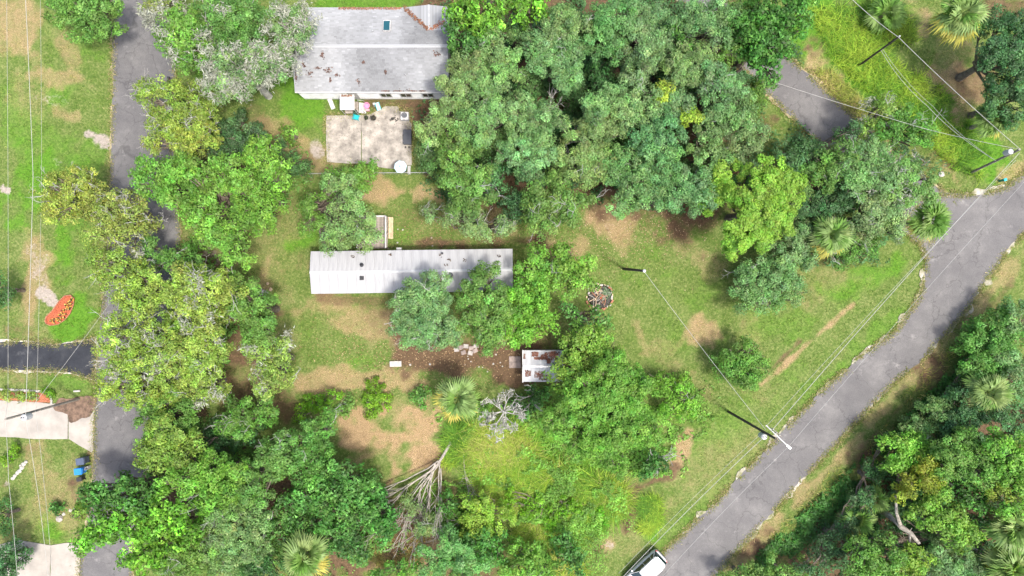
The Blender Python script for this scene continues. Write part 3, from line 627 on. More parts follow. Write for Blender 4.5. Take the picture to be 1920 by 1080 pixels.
# --- round the mobile home
T('grey', 8.5, [(640, 345, 32), (660, 395, 42), (640, 430, 38), (690, 440, 34), (625, 460, 22)], 'olive leaved tree standing over the wooden deck of the mobile home', 'hickory_tree', base=(612, 392), dens=.85)
T('oak', 6.5, [(585, 410, 32), (580, 380, 22), (660, 335, 30), (620, 350, 24)], 'green leafy tree at the corner between the fence and the deck', 'hickory_tree', dens=.9)
T('fresh', 3.5, [(690, 325, 26), (660, 325, 24), (630, 330, 22)], 'bright bush growing through the chain link fence under the patio', 'shrub', 'shrub')
T('grey', 8.5, [(790, 590, 64), (770, 560, 36), (820, 540, 34), (830, 620, 40)], 'frosty grey green round oak in front of the mobile home', bare=.06)
T('oak', 8.5, [(905, 545, 50), (890, 600, 46), (930, 580, 42), (915, 630, 30)], 'light green oak covering the lower edge of the mobile home roof', bare=.02)
T('fresh', 8, [(990, 570, 46), (975, 620, 40), (1010, 600, 40)], 'vivid green tree between the mobile home and the small shed')
T('fresh', 7.5, [(1000, 500, 40), (1010, 535, 28)], 'yellow green tree at the right end of the mobile home', bare=.05)
T('fresh', 7.5, [(1065, 495, 38), (1095, 510, 34), (1050, 530, 34)], 'vivid light green tree beside the brick ring of the fire pit')
T('dark', 6, [(1085, 600, 24), (1125, 600, 24), (1060, 575, 14)], 'dark leafy bough just below the fire pit', 'broadleaf_tree', dens=.7)
T('fresh', 7, [(1100, 650, 44), (1140, 660, 36), (1075, 690, 32), (1050, 720, 30), (1090, 625, 26)], 'bright green tree leaning over the right end of the small shed')
T('leafy', 9.5, [(1150, 720, 58), (1192, 742, 46), (1100, 760, 54), (1165, 798, 54), (1110, 828, 50), (1195, 808, 38), (1050, 790, 36), (1150, 860, 34)], 'very large bright green rounded tree below the small shed', 'oak_tree', dens=.95)
T('fresh', 3, [(1270, 750, 44), (1240, 720, 30), (1285, 775, 24)], 'low bright thicket on the right flank of the largest tree', 'shrub', 'shrub')
T('dark', 3, [(1230, 870, 26), (1210, 880, 20)], 'low dark bush holding a bare white branch below the largest tree', 'shrub', 'shrub')
T('oak', 4.6, [(1390, 665, 36), (1375, 690, 34), (1415, 690, 30), (1395, 710, 28)], 'single green bush tree standing alone on the right lawn', 'shrub', 'shrub')
T('dark', 2.5, [(985, 760, 30), (1010, 740, 26)], 'low dark shrub between the dead mossy tree and the shed', 'shrub', 'shrub')
T('weed', 1.3, [(705, 745, 30), (700, 765, 24)], 'vivid green weed clump above the straw clearing', 'weed_patch', 'weeds')
T('oak', 1.2, [(655, 755, 18), (640, 770, 14)], 'dull green weed clump left of the vivid weeds', 'weed_patch', 'weeds')
T('oak', 1.4, [(785, 750, 18), (790, 735, 14)], 'small weed clump beside the upper palm', 'weed_patch', 'weeds')
T('weed', 1.6, [(595, 760, 28), (620, 745, 18), (560, 775, 24)], 'green weed patch at the left of the straw clearing', 'weed_patch', 'weeds', dens=.8)
T('grey', 4, [(805, 395, 20)], 'small pale grey bush in the yard above the mobile home', 'shrub', 'shrub', bare=.3, dens=.7)
T('grey', 7, [(880, 415, 38), (850, 400, 24), (945, 425, 20), (905, 440, 18)], 'pale tree with silvery branch tips at the lower edge of the woods', bare=.14, dens=.8)
# --- the woods behind the yards
WG = 'oaks massed in the woods behind the yards'
WL = 'grey green oak crowded among the woods behind the yards'
T('glossy', 9, [(866, 28, 36), (900, 35, 38), (930, 20, 28)], 'yellow topped broadleaf tree hiding the right end of the shingled roof', 'broadleaf_tree')
T('dark', 8, [(872, 75, 34), (848, 62, 20), (905, 80, 26)], 'dark tree right beside the gable of the shingled roof', 'broadleaf_tree')
T('glossy', 8, [(985, 15, 30), (1010, 10, 26)], 'yellow green broadleaf tree at the top of the woods', 'broadleaf_tree')
for lb, lab in (([(930, 90, 44), (955, 120, 34)], 'grey green oak right behind the dark tree at the roof gable'), ([(880, 135, 44), (848, 172, 28)], 'grey green oak touching the right end of the roof ridge'), ([(900, 165, 48), (930, 150, 36)], WL),
           ([(838, 215, 40), (812, 250, 28)], 'grey green oak overhanging the grass beside the charcoal storage box'), ([(890, 235, 40), (930, 215, 38)], WL),
           ([(1040, 60, 46), (1075, 50, 34)], WL), ([(1050, 110, 52), (1010, 100, 40), (1060, 140, 36)], 'pale frosted oak just above the brown gap with bare trunks'), ([(1000, 230, 50), (970, 210, 36), (1030, 240, 36)], 'grey green oak left of the curved pale trunk in the brown gap'), ([(980, 285, 48), (1010, 300, 40)], WL),
           ([(1105, 260, 50), (1140, 245, 38)], 'grey green oak right of the curved pale trunk in the brown gap'), ([(1085, 305, 46), (1120, 310, 38)], WL)):
    T('grey', 9 + random.uniform(-.8, .8), lb, lab, group=WG, bare=.03)
for lb, lab in (([(860, 270, 46), (845, 310, 38)], 'fresh green oak at the right end of the chain link fence'), ([(895, 350, 44), (855, 345, 36), (880, 385, 30)], 'fresh green oak between the fence end and the pale tree with silvery tips'), ([(1030, 370, 52), (1070, 385, 44), (1020, 410, 36)], 'fresh green oak standing over the left side of the straw patch')):
    T('oak', 8.5, lb, lab, group='oaks along the lower edge of the woods', bare=.06)
BL = 'bluish green rounded oak in the deep woods beside the side street'; BG = 'rounded oaks in the deep woods'
for lb, lab in (([(1150, 40, 50), (1130, 80, 40)], BL), ([(1205, 50, 52), (1190, 90, 44), (1235, 75, 32)], 'large rounded oak hanging over the blue barrel'), ([(1210, 125, 36), (1190, 145, 28)], 'small rounded oak right beside the blue barrel'),
           ([(1305, 120, 48), (1280, 135, 40)], 'rounded oak next to the dark leafy tree with a bare fork'), ([(1295, 40, 40), (1330, 60, 44), (1345, 25, 32)], 'oak left of the pale bare fork in the woods'),
           ([(1360, 175, 44), (1340, 150, 36)], 'rounded oak touching the dark trunk by the side street'), ([(1370, 215, 46), (1340, 240, 40)], BL), ([(1325, 275, 42), (1345, 300, 34)], BL), ([(1395, 275, 36), (1410, 245, 30)], 'rounded oak at the grassy corner of the side street'),
           ([(1200, 205, 40), (1170, 215, 34)], BL), ([(1240, 245, 42), (1215, 265, 36)], BL), ([(1180, 305, 44), (1150, 330, 38)], BL), ([(1235, 305, 42), (1250, 330, 30)], BL), ([(1195, 345, 38), (1175, 375, 36), (1220, 370, 30)], 'rounded oak casting shade on the right side of the straw patch'),
           ([(1290, 340, 42), (1310, 370, 34), (1270, 370, 26)], 'rounded oak touching the smaller yellow green tree'), ([(1140, 190, 32), (1120, 210, 28)], BL), ([(1250, 180, 32), (1275, 205, 30)], 'rounded oak between the two yellow green tree tops')):
    T('blue' if random.random() < .45 else 'grey', 9 + random.uniform(-1, .8), lb, lab, group=BG, bare=.015)
T('yellow', 8.5, [(1245, 170, 20), (1235, 185, 14)], 'small yellow green tree top lighting up the deep woods', 'oak_tree')
T('yellow', 8.5, [(1292, 222, 22)], 'yellow green tree top right of the deep woods middle', 'oak_tree')
T('dark', 8, [(1290, 95, 24), (1270, 60, 20)], 'dark leafy tree beside a pale bare fork in the woods', 'broadleaf_tree', dens=.8, bare=.1)
T('dark', 10, [(1440, 40, 50), (1480, 35, 44), (1420, 90, 44), (1455, 80, 40), (1400, 50, 40), (1430, 130, 36)], 'tall dark glossy tree over the bend of the side street', 'broadleaf_tree')
T('oak', 8, [(1390, 20, 40), (1360, 50, 34), (1370, 100, 34)], 'green tree left of the tall dark tree by the side street', bare=.04)
T('oak', 6, [(1410, 180, 36), (1395, 210, 28), (1425, 160, 24)], 'green roadside tree at the corner of the side street', dens=.9)
UL = 'small shaded tree showing in a gap of the woods'; UG = 'small trees in gaps of the woods'
for p in ((960, 60, 26), (1100, 80, 30), (1080, 180, 34), (1130, 140, 30), (1170, 165, 34), (950, 250, 36), (930, 290, 40), (1240, 130, 30), (1060, 240, 26), (1280, 170, 30), (1240, 215, 30), (1310, 320, 36), (1260, 280, 34), (930, 340, 36), (1340, 350, 30), (990, 150, 24), (1400, 330, 30), (1160, 270, 30), (960, 390, 34), (810, 290, 30)):
    T('blue' if random.random() < .6 else 'deep', random.uniform(4, 6), [p, (p[0] + random.uniform(-20, 20), p[1] + random.uniform(-20, 20), p[2] * .7)], UL, 'oak_tree', 'tree', UG, dens=.75)
# --- bright pair and the oaks by the junction
T('lime', 11, [(1440, 345, 48), (1465, 355, 36), (1410, 380, 46), (1400, 430, 52), (1440, 415, 44), (1380, 450, 30), (1470, 385, 28)], 'huge bright yellow green tree standing at the edge of the right lawn', 'oak_tree', dens=1.1)
T('lime', 9, [(1350, 325, 34), (1335, 370, 34), (1360, 360, 28)], 'smaller yellow green tree touching the huge bright tree', 'oak_tree')
T('deep', 7, [(1495, 282, 34), (1475, 300, 32), (1530, 300, 34), (1592, 252, 24)], 'dark shaded oak where the side street goes under the trees', bare=.02)
T('oak', 7.5, [(1550, 320, 42), (1580, 300, 40), (1520, 340, 36)], 'mid green oak between the side street and the huge bright tree', bare=.05)
T('grey', 8, [(1630, 300, 42), (1600, 340, 40), (1660, 330, 40)], 'silvery oak with lichened twigs over the hidden side street', bare=.22, moss=3)
T('grey', 8, [(1690, 320, 40), (1720, 350, 32), (1690, 360, 34)], 'silvery oak at the corner of the road junction', bare=.20, moss=8)
T('grey', 7.5, [(1640, 400, 42), (1670, 420, 34), (1610, 430, 32), (1650, 370, 34)], 'silvery oak right of the middle palm by the junction', bare=.14, moss=4)
T('oak', 7, [(1690, 230, 34), (1720, 255, 28), (1660, 250, 28)], 'light oak beside the weedy ditch and the cables', bare=.06)
T('lichen', 6.5, [(1655, 215, 34), (1630, 245, 28)], 'pale oak with dead mossy twigs at the end of the visible side street', bare=.25, moss=5)
T('deep', 6.5, [(1540, 400, 38), (1510, 380, 30), (1570, 380, 34)], 'dark green oak behind the middle palm', bare=.08)
T('blue', 6, [(1500, 440, 40), (1480, 470, 36), (1520, 470, 32)], 'dusky oak right below the huge bright tree', bare=.03)
T('blue', 5.5, [(1430, 510, 44), (1470, 510, 42), (1400, 530, 34)], 'frosty bluish low oak spreading onto the right lawn', bare=.08, dens=.9)
T('grey', 4.5, [(1440, 555, 40), (1480, 545, 36), (1410, 565, 28)], 'low frosty scrub fading into the right lawn', 'shrub', 'shrub', bare=.05, dens=.6)
T('oak', 3.5, [(1590, 470, 28), (1630, 460, 28), (1585, 490, 18)], 'leafy green shrub row below the silvery junction oak', 'shrub', 'shrub', bare=.04)
# --- top right
T('deep', 9, [(1900, 70, 56), (1870, 110, 44), (1900, 140, 46)], 'large dark blue green oak at the top of the eastern lot', bare=.03)
T('deep', 7, [(1900, 200, 44), (1880, 170, 34)], 'dark oak below the large dark oak of the eastern lot')
# --- woods along the diagonal road
T('oak', 4.6, [(1870, 655, 56), (1890, 620, 44), (1850, 690, 40)], 'big smooth green oak where the right woods meet the diagonal road')
T('blue', 5.5, [(1905, 700, 44), (1910, 590, 36)], 'bluish green oak behind the big smooth oak')
T('deep', 2.6, [(1825, 700, 32), (1795, 738, 30), (1765, 768, 28)], 'dark thicket along the verge of the diagonal road', 'thicket_tree')
T('blue', 4.2, [(1750, 790, 40), (1712, 812, 30), (1780, 780, 34)], 'dusky green tree behind the verge thicket', bare=.04)
T('deep', 5, [(1820, 770, 38), (1800, 800, 30), (1870, 780, 34)], 'dark tree in the hollow of the right woods')
T('fresh', 5.5, [(1700, 845, 44), (1725, 860, 34), (1680, 870, 26)], 'yellow green tree above the leaning grey trunk', bare=.05)
T('yellow', 7, [(1715, 900, 36), (1740, 890, 28), (1700, 920, 22)], 'yellow flecked tree right above the leaning grey trunk', 'broadleaf_tree')
T('oak', 8, [(1800, 840, 46), (1830, 870, 42), (1780, 870, 34)], 'mid green tree in the middle of the right woods')
T('fresh', 9, [(1880, 850, 46), (1900, 890, 42), (1905, 940, 36)], 'sunlit yellow green tree at the edge of the right woods')
T('yellow', 8.5, [(1890, 920, 34), (1915, 870, 30)], 'bright yellow green crown among the sunlit trees of the right woods', 'broadleaf_tree')
T('fresh', 7, [(1770, 980, 42), (1730, 960, 34), (1800, 1000, 34), (1760, 940, 30)], 'leafy green tree right of the leaning grey trunk')
T('dark', 6, [(1740, 930, 34), (1790, 930, 34), (1830, 930, 26)], 'darker green tree behind the leaning grey trunk', 'broadleaf_tree')
T('oak', 7, [(1620, 1050, 44), (1660, 1040, 40), (1650, 1075, 40)], 'rounded green tree left below the leaning grey trunk')
T('fresh', 6.5, [(1710, 1060, 40), (1690, 1075, 34)], 'bright rounded green tree below the leaning grey trunk')
T('blue', 5, [(1790, 1060, 40), (1760, 1040, 30), (1820, 1070, 34)], 'frosty green tree at the foot of the right woods', bare=.08)
T('deep', 3.5, [(1560, 1030, 36), (1530, 1060, 34), (1590, 990, 30), (1620, 930, 28)], 'dark green low thicket beside the dry verge', 'thicket_tree')
T('deep', 3, [(1640, 880, 26), (1610, 960, 28), (1660, 830, 24)], 'low deep green brush between the verge and the yellow green tree', 'thicket_tree')
T('oak', 3, [(1465, 1075, 34), (1500, 1075, 34), (1430, 1085, 28)], 'green bush at the road edge across from the white car', 'shrub', 'shrub')
T('oak', 3, [(1405, 1080, 28), (1370, 1085, 24)], 'green bush overhanging the road edge below the dry verge', 'shrub', 'shrub')
T('deep', 3, [(1650, 1010, 34), (1680, 990, 26), (1840, 980, 34), (1850, 1060, 34)], 'dark floor brush under the leaning grey trunk', 'thicket_tree', dens=.7)
# --- left edge
T('deep', 3.5, [(8, 535, 26), (5, 560, 20)], 'dark green bush at the fringe of the west lawn', 'shrub', 'shrub')
T('deep', 4.5, [(0, 1040, 30), (5, 1070, 30)], 'dark green tree overlapping the clean concrete driveway', bare=.05)
T('deep', 3, [(0, 960, 22), (8, 990, 16)], 'dark bush on the lawn between the two concrete driveways', 'shrub', 'shrub')
T('weed', 1.0, [(22, 848, 12), (10, 862, 12)], 'leafy garden plant in the bare bed by the white stones', 'shrub', 'shrub')
T('dark', 1.3, [(103, 957, 13)], 'small round dark bush beside the garden rock', 'shrub', 'shrub', dens=1.2)
T('fresh', 1.2, [(145, 965, 10), (152, 955, 8)], 'small yellowing garden shrub at the road edge', 'shrub', 'shrub')
T('weed', .8, [(85, 738, 8)], 'green plant at the corner of the mulched driveway bed', 'shrub', 'shrub')

# ------------------------------------------------------------------ palms
def frond_mesh(rg, droop, fan, plen, col, n=20):
    V, F, Cc = [], [], []
    def strip(a, mid, e, w, c):
        a, mid, e = map(np.array, (a, mid, e)); d = (e - a); s = np.cross(d, [0, 0, 1.0]); s = s / (np.linalg.norm(s) + 1e-6) * w
        i = len(V); up = np.array([0, 0, w * .5])
        V.extend([a - s * .35, a + s * .35, mid + s, mid - s, e]); F.extend([(i, i + 1, i + 2, i + 3), (i + 3, i + 2, i + 4, i + 4)]); Cc.extend([c] * 5)
    hx, hz = plen, plen * .12
    strip((0, 0, 0), (plen * .5, 0, plen * .10), (hx + .1, 0, hz), .035, np.array(col) * .9)
    for k in range(n):
        a = (k / (n - 1) - .5) * 2 * math.radians(112); L = fan * (1 - .28 * abs(a) / 2.0) * rg.uniform(.88, 1.08)
        a += rg.normal(0, .03); bx, by = math.cos(a), math.sin(a)
        m_ = (hx + bx * L * .55, by * L * .55, hz + rg.normal(0, .04) - droop * .12)
        e_ = (hx + bx * L, by * L * .97, hz - droop * L * rg.uniform(.35, .75))
        strip((hx, 0, hz), m_, e_, .07, np.array(col) * math.exp(rg.normal(0, .16)))
    V = np.array(V); me = bpy.data.meshes.new('frond')
    fs = [f if f[2] != f[3] else f[:3] for f in F]
    me.from_pydata([tuple(v) for v in V], [], fs)
    a = me.attributes.new('Col', 'FLOAT_COLOR', 'POINT'); c4 = np.ones((len(V), 4), np.float32); c4[:, :3] = np.array(Cc); a.data.foreach_set('color', c4.ravel())
    me.materials.append(M['leaf']); me.update(); return me
FR = {}
for kname, cols in dict(green=[(.13, .26, .05), (.18, .31, .07), (.22, .33, .10)], silver=[(.22, .33, .11), (.28, .37, .13)], old=[(.44, .42, .09), (.50, .44, .10)], dead=[(.36, .20, .10), (.30, .22, .13)]).items():
    FR[kname] = [frond_mesh(np.random.default_rng(50 + 7 * j + len(kname)), dr, 1.0, .8, c) for j, c in enumerate(cols) for dr in (.5, 1.0)]
def palm(px, py, r_px, H, label, kinds=('green', 'silver'), old=0, dead=0, base=None, n=30, oldaz=None):
    rg = np.random.default_rng(int(px * 7 + py)); x, y, _ = at(px, py, H)
    old = (old + 1) // 2; R = .93 * r_px * (1 - H / CAMH) / PPM; sc = R / 1.75
    bx, by = (x, y) if base is None else at(*base)[:2]
    root = empty('cabbage_palm', (bx, by, 0), 0, label, 'palm')
    dx, dy = x - bx, y - by
    if H > .8: MB().tube([(0, 0, -.1), (dx * .3, dy * .3, H * .5), (dx, dy, H - .05)], [.24, .17, .2], 9).build('trunk', M['palm_bark'], root)
    else: MB().tube([(0, 0, -.1), (0, 0, H)], [.2, .15], 8).build('trunk', M['palm_bark'], root)
    for i in range(n + old + dead):
        t = i / n; az = i * 2.39996 + rg.normal(0, .15)
        if i < n: ms = FR[kinds[rg.integers(len(kinds))]]; el = math.radians(72 - 82 * min(t, 1) ** .8)
        elif i < n + old: ms = FR['old']; el = math.radians(rg.uniform(-14, 8)); az = (oldaz if oldaz is not None else 4.4) + rg.normal(0, .6)
        else: ms = FR['dead']; el = math.radians(rg.uniform(-50, -25))
        o = bpy.data.objects.new('frond', ms[rg.integers(len(ms))]); C.objects.link(o); o.parent = root
        o.location = (dx, dy, H + .05); s = sc * rg.uniform(.82, 1.08) * (1.12 if n <= i < n + old else 1); o.scale = (s, s, s)
        o.rotation_euler = (rg.normal(0, .35), -el + rg.normal(0, .14), az + rg.normal(0, .2))
        TRIS[0] += 60
palm(860, 745, 50, 4.5, 'cabbage palm with yellow lower fronds beside the dead mossy tree', old=7)
palm(1798, 28, 56, 6.5, 'pale cabbage palm with yellow skirt on the eastern lot', ('silver', 'green'), old=10, base=(1748, 48))
palm(1742, 412, 46, 5.0, 'dark green cabbage palm at the road junction', ('green',), old=3)
palm(1555, 440, 46, 5.5, 'yellowish cabbage palm among the silvery oaks by the junction', ('silver', 'green'), old=8)
palm(575, 1040, 54, 5.5, 'yellow green cabbage palm among the dark trees of the lower woods', ('silver', 'green'), old=5)
palm(1862, 225, 42, 3.5, 'palm below the dark oaks of the eastern lot next to the power line', ('green', 'silver'), old=1)
palm(1660, 25, 44, 1.6, 'low shaded palmetto beside the top power pole', ('green',), n=22)
palm(1850, 735, 48, 4.0, 'palm in the right woods behind the big smooth oak', ('green', 'silver'))
palm(1895, 985, 56, 5.5, 'large silvery palm with brown hanging fronds in the right woods', ('silver', 'green'), dead=7)
palm(1890, 1060, 54, 4.5, 'yellowing palm below the large silvery palm', ('silver', 'green'), old=8, dead=4)
palm(1605, 970, 40, 1.8, 'low palmetto left of the leaning grey trunk', ('green',), old=3, dead=2, n=22)
palm(1640, 935, 32, 1.6, 'small palmetto with brown fronds above the leaning grey trunk', ('green',), dead=6, n=14)
palm(1790, 1030, 40, 2.5, 'ragged palmetto at the lower end of the leaning grey trunk', ('silver', 'green'), old=2, n=18)
palm(1870, 900, 34, 3.0, 'palm with rust brown fronds beneath the sunlit trees', ('green',), dead=9, n=12)

# ------------------------------------------------------------------ dead wood
def branching(mb, rg, p, d, L, r, depth, spread, flat=1.0, zmin=.05, lift=0.0):
    p = np.array(p, float); d = np.array(d, float); d /= np.linalg.norm(d); n = 3; pts = [p.copy()]
    for i in range(n):
        d = d + rg.normal(0, .10, 3) * np.array([1, 1, flat]); d[2] += lift; d /= np.linalg.norm(d); p = p + d * L / n; p[2] = max(p[2], zmin); pts.append(p.copy())
    mb.tube(pts, [r, r * .88, r * .76, r * .62], 5 if r > .05 else 4, False)
    if depth <= 0: return
    for k in range(rg.integers(2, 4)):
        q = pts[rg.integers(1, 4)] if k else pts[3]
        nd = d + rg.normal(0, spread, 3) * np.array([1, 1, flat])
        branching(mb, rg, q, nd, L * rg.uniform(.55, .85), r * .70, depth - 1, spread, flat, zmin, lift)
rg = np.random.default_rng(5)
b0 = at(846, 828); root = empty('fallen_tree', b0, 0, 'fallen dead grey tree with fanned bare branches beside the straw clearing', 'tree')
mb = MB(); d0 = np.array([-.62, -.72, .05])
mb.tube([(0, 0, .25), (-.7, -1.2, .4), (-1.6, -2.6, .6)], [.17, .15, .12], 7); mb.build('trunk', M['dead_bark'], root)
mb = MB()
for ang in (-14, -8, -3, 2, 7, 12, 18, 25, 34, 44):
    a_ = math.radians(ang); d = np.array([d0[0] * math.cos(a_) - d0[1] * math.sin(a_), d0[0] * math.sin(a_) + d0[1] * math.cos(a_), .10])
    branching(mb, rg, (-1.5 - rg.uniform(-.5, .2), -2.4 - rg.uniform(-.6, .3), .6), d, rg.uniform(3.0, 4.3), .075, 4, .30, .6, .1)
mb.build('branch', M['dead_bark'], root)
b0 = at(870, 850); root = empty('fallen_branch', b0, 0, 'thin dead grey branch lying in the tall grass right of the fallen tree', 'branch')
mb = MB(); branching(mb, rg, (0, 0, .3), (-.1, -1, .05), 2.4, .08, 3, .4, .5, .1); branching(mb, rg, (.6, -2.2, .4), (.5, -1, .0), 1.6, .04, 3, .6, .5, .1); mb.build('branch', M['dead_bark'], root)
b0 = at(880, 930); root = empty('fallen_branch', b0, 0, 'dead grey branch hanging between the dark bush and the yellow green thicket', 'branch')
mb = MB(); branching(mb, rg, (0, 0, .5), (-.3, -1, .05), 2.2, .07, 3, .5, .5, .3); branching(mb, rg, (.2, .3, .5), (1, -.2, .05), .9, .04, 3, .5, .5, .3); mb.build('branch', M['dead_bark'], root)
# standing dead mossy tree
b0 = at(945, 762); root = empty('dead_tree', (*b0[:2], 0), 0, 'dead pale tree hung with grey moss beside the upper palm', 'tree')
mb = MB(); mb.tube([(0, 0, -.1), (.1, .1, 1.6), (0, 0, 3.2)], [.2, .16, .12], 7); mb.build('trunk', M['pale_bark'], root)
mb = MB(); rg = np.random.default_rng(12)
for a_ in (.3, 1.5, 2.4, 3.3, 4.1, 4.6, 5.2, 5.9): branching(mb, rg, (0, 0, 2.4 + rg.uniform(0, .8)), (math.cos(a_), math.sin(a_), .45), 1.35 if 3.8 < a_ < 5 else 1.05, .065, 3, .5, .7, .5)
mb.build('branch', M['pale_bark'], root)
vv = np.array(mb.v); link('moss', moss_mesh(rg, vv[rg.integers(0, len(vv), 150)], 5, (.34, .34, .31), .10), M['vcol'], root)['kind'] = 'stuff'
for (px, py, H, label) in ((1240, 862, 2.8, 'bare white branch sticking out of the dark bush below the largest tree'), (1268, 745, 2.2, 'small bare white branch in the low bright thicket'), (1000, 745, 2.6, 'bare grey snag beside the shed wall'), (650, 905, 4, None), (1355, 78, 7.5, 'pale bare fork standing in a gap of the woods'), (1030, 195, 6.5, 'pale bare snag leaning in the gap of the woods'), (1065, 260, 6.5, 'curved pale trunk standing in the brown gap of the woods')):
    if label is None: continue
    x, y, _ = at(px, py, H); root = empty('bare_snag', (x, y, 0), 0, label, 'dead tree'); rg = np.random.default_rng(int(px))
    MB().tube([(0, 0, -.1), (.05, 0, H * .4), (0, 0, H * .62)], [.12, .09, .07], 6).build('trunk', M['pale_bark'], root)
    mb = MB()
    for k in range(4): a_ = rg.uniform(0, 6.28); branching(mb, rg, (0, 0, H * .6), (math.cos(a_), math.sin(a_), .8), .9 + H * .05, .055, 2, .5)
    mb.build('branch', M['pale_bark'], root)
# leaning grey trunk in the right woods
p0 = at(1668, 968, 2.2); root = empty('leaning_trunk', (p0[0], p0[1], 0), 0, 'thick broken grey trunk leaning out of the right woods', 'dead tree')
q = lambda px, py, h: tuple(np.array(at(px, py, h)) - np.array([p0[0], p0[1], 0]))
MB().tube([(0, 0, -.1), q(1668, 968, 2.6), q(1690, 988, 3.6), q(1708, 1000, 4.2), q(1724, 1020, 4.7)], [.26, .3, .27, .22, .14], 9).build('trunk', M['dead_bark'], root, True)
mb = MB(); mb.tube([q(1688, 985, 3.5), q(1681, 962, 4.4), q(1679, 930, 5.2)], [.2, .15, .10], 7); mb.tube([q(1706, 1000, 4.1), q(1706, 1025, 4.3), q(1688, 1040, 4.5)], [.12, .09, .05], 6); mb.tube([q(1704, 998, 4.1), q(1710, 990, 4.4)], [.06, .03], 5)
mb.build('branch', M['dead_bark'], root)
for (a_, b_, r, lb) in (((1812, 1018), (1850, 1045), .14, 'straight grey log lying beside the large silvery palm'), ((1780, 905), (1800, 925), .10, 'short grey log in the hollow of the right woods'), ((1392, 128), (1368, 148), .17, 'dark trunk crossing the side street gap in the woods')):
    A, B = at(*a_, 1.2), at(*b_, .5); o = MB().tube([(0, 0, 0), tuple((np.array(B) - np.array(A)) * .5 + np.array([0, 0, .08])), tuple(np.array(B) - np.array(A))], [r, r * .9, r * .75], 8)
    o = o.build('fallen_log', M['wood_pole'] if 'dark' in lb else M['dead_bark']); o.location = A; tag(o, lb, 'log')

# ------------------------------------------------------------------ leaf litter helper
def litter(name, pts_fn, n, label, cols=((.16, .07, .04), (.22, .11, .06), (.11, .055, .035)), size=.12, seed=3, loc=(0, 0, 0)):
    rg = np.random.default_rng(seed); P = np.array([pts_fn(rg) for _ in range(n)]); nr = np.tile([0, 0, 1.0], (n, 1))
    c = np.array(cols)[rg.integers(0, len(cols), n)]
    nn = nr + rg.normal(0, .25, (n, 3)); nn /= np.linalg.norm(nn, axis=1, keepdims=True)
    t = np.cross(nn, rg.normal(0, 1, (n, 3))); t /= np.linalg.norm(t, axis=1, keepdims=True); b = np.cross(nn, t)
    s = (size * rg.uniform(.6, 1.4, n))[:, None]; P[:, 2] += rg.uniform(.01, .05, n)
    V = np.stack([P + t * s * .5, P + b * s * .3, P - t * s * .5, P - b * s * .3], 1).reshape(-1, 3)
    o = link(name, np_mesh(name, V, np.arange(4 * n).reshape(n, 4), np.repeat(c, 4, 0)), M['vcol'])
    return tag(o, label, 'leaf litter', kind='stuff')

def tagp(o, kind='stuff'): o['kind'] = kind; return o

# ------------------------------------------------------------------ shingled house
HX0, HX1, HY0, HY1, HE, HR = -21.35, -6.2, 19.29, 27.57, 2.9, 3.95
HYM = (HY0 + HY1) / 2
slope = (HR - HE) / (HYM - HY0)
def roof_z(x, y):
    z = HR - slope * abs(y - HYM)
    if y > HYM: z = max(z, HE + (2.5 - abs(x + 8.1)) * slope + .03)
    return z
house = empty('shingled_house', ((HX0 + HX1) / 2, HYM, 0), 0, 'long house with grey shingled gable roof, skylight and white walls', 'house')
hc = house.location.copy()
H_ = lambda x, y, z: (x - hc.x, y - hc.y, z)
wx0, wx1, wy0, wy1 = HX0 + .2, HX1 - .2, HY0 + .12, HY1 - .12
mb = MB()
for (a, b) in (((wx0, wy0), (wx1, wy0)), ((wx1, wy0), (wx1, wy1)), ((wx1, wy1), (wx0, wy1)), ((wx0, wy1), (wx0, wy0))):
    L = math.hypot(b[0] - a[0], b[1] - a[1]); an = math.atan2(b[1] - a[1], b[0] - a[0])
    mb.box(H_((a[0] + b[0]) / 2, (a[1] + b[1]) / 2, HE / 2 - .1), (L + .1, .12, HE + .1), an)
for x in (wx0, wx1):
    mb.add([H_(x, wy0, HE - .06), H_(x, wy1, HE - .06), H_(x, HYM, HR - .08)], [(0, 1, 2)])
wall = mb.build('wall', M['white'], house)
M['siding'] = mat('white_siding', (.70, .71, .71), .6, .12, 1.2)
for k in range(9):                                        # clapboards on the yard side
    MB().box(H_((wx0 + wx1) / 2, wy0 - .075, .35 + k * .28), (wx1 - wx0 + .1, .03, .24), 0, .08).build('siding_board', M['siding'], wall)
for wxp in (-12.6, -10.6, -8.4):
    o = MB().box(H_(wxp, wy0 - .10, 1.65), (1.0, .05, 1.2)).build('window', M['glass'], house)
    fr = MB()
    for dx in (-.52, 0, .52): fr.box(H_(wxp + dx, wy0 - .13, 1.65), (.07, .05, 1.3))
    for dz in (-.62, .62): fr.box(H_(wxp, wy0 - .128, 1.65 + dz), (1.12, .05, .08))
    fr.build('frame', M['white'], o)
d = MB().box(H_(-15.9, wy0 - .09, 1.35), (.95, .06, 2.1)).build('door', M['white'], house)
MB().box(H_(-15.55, wy0 - .15, 1.35), (.05, .06, .12)).build('handle', M['steel'], d)
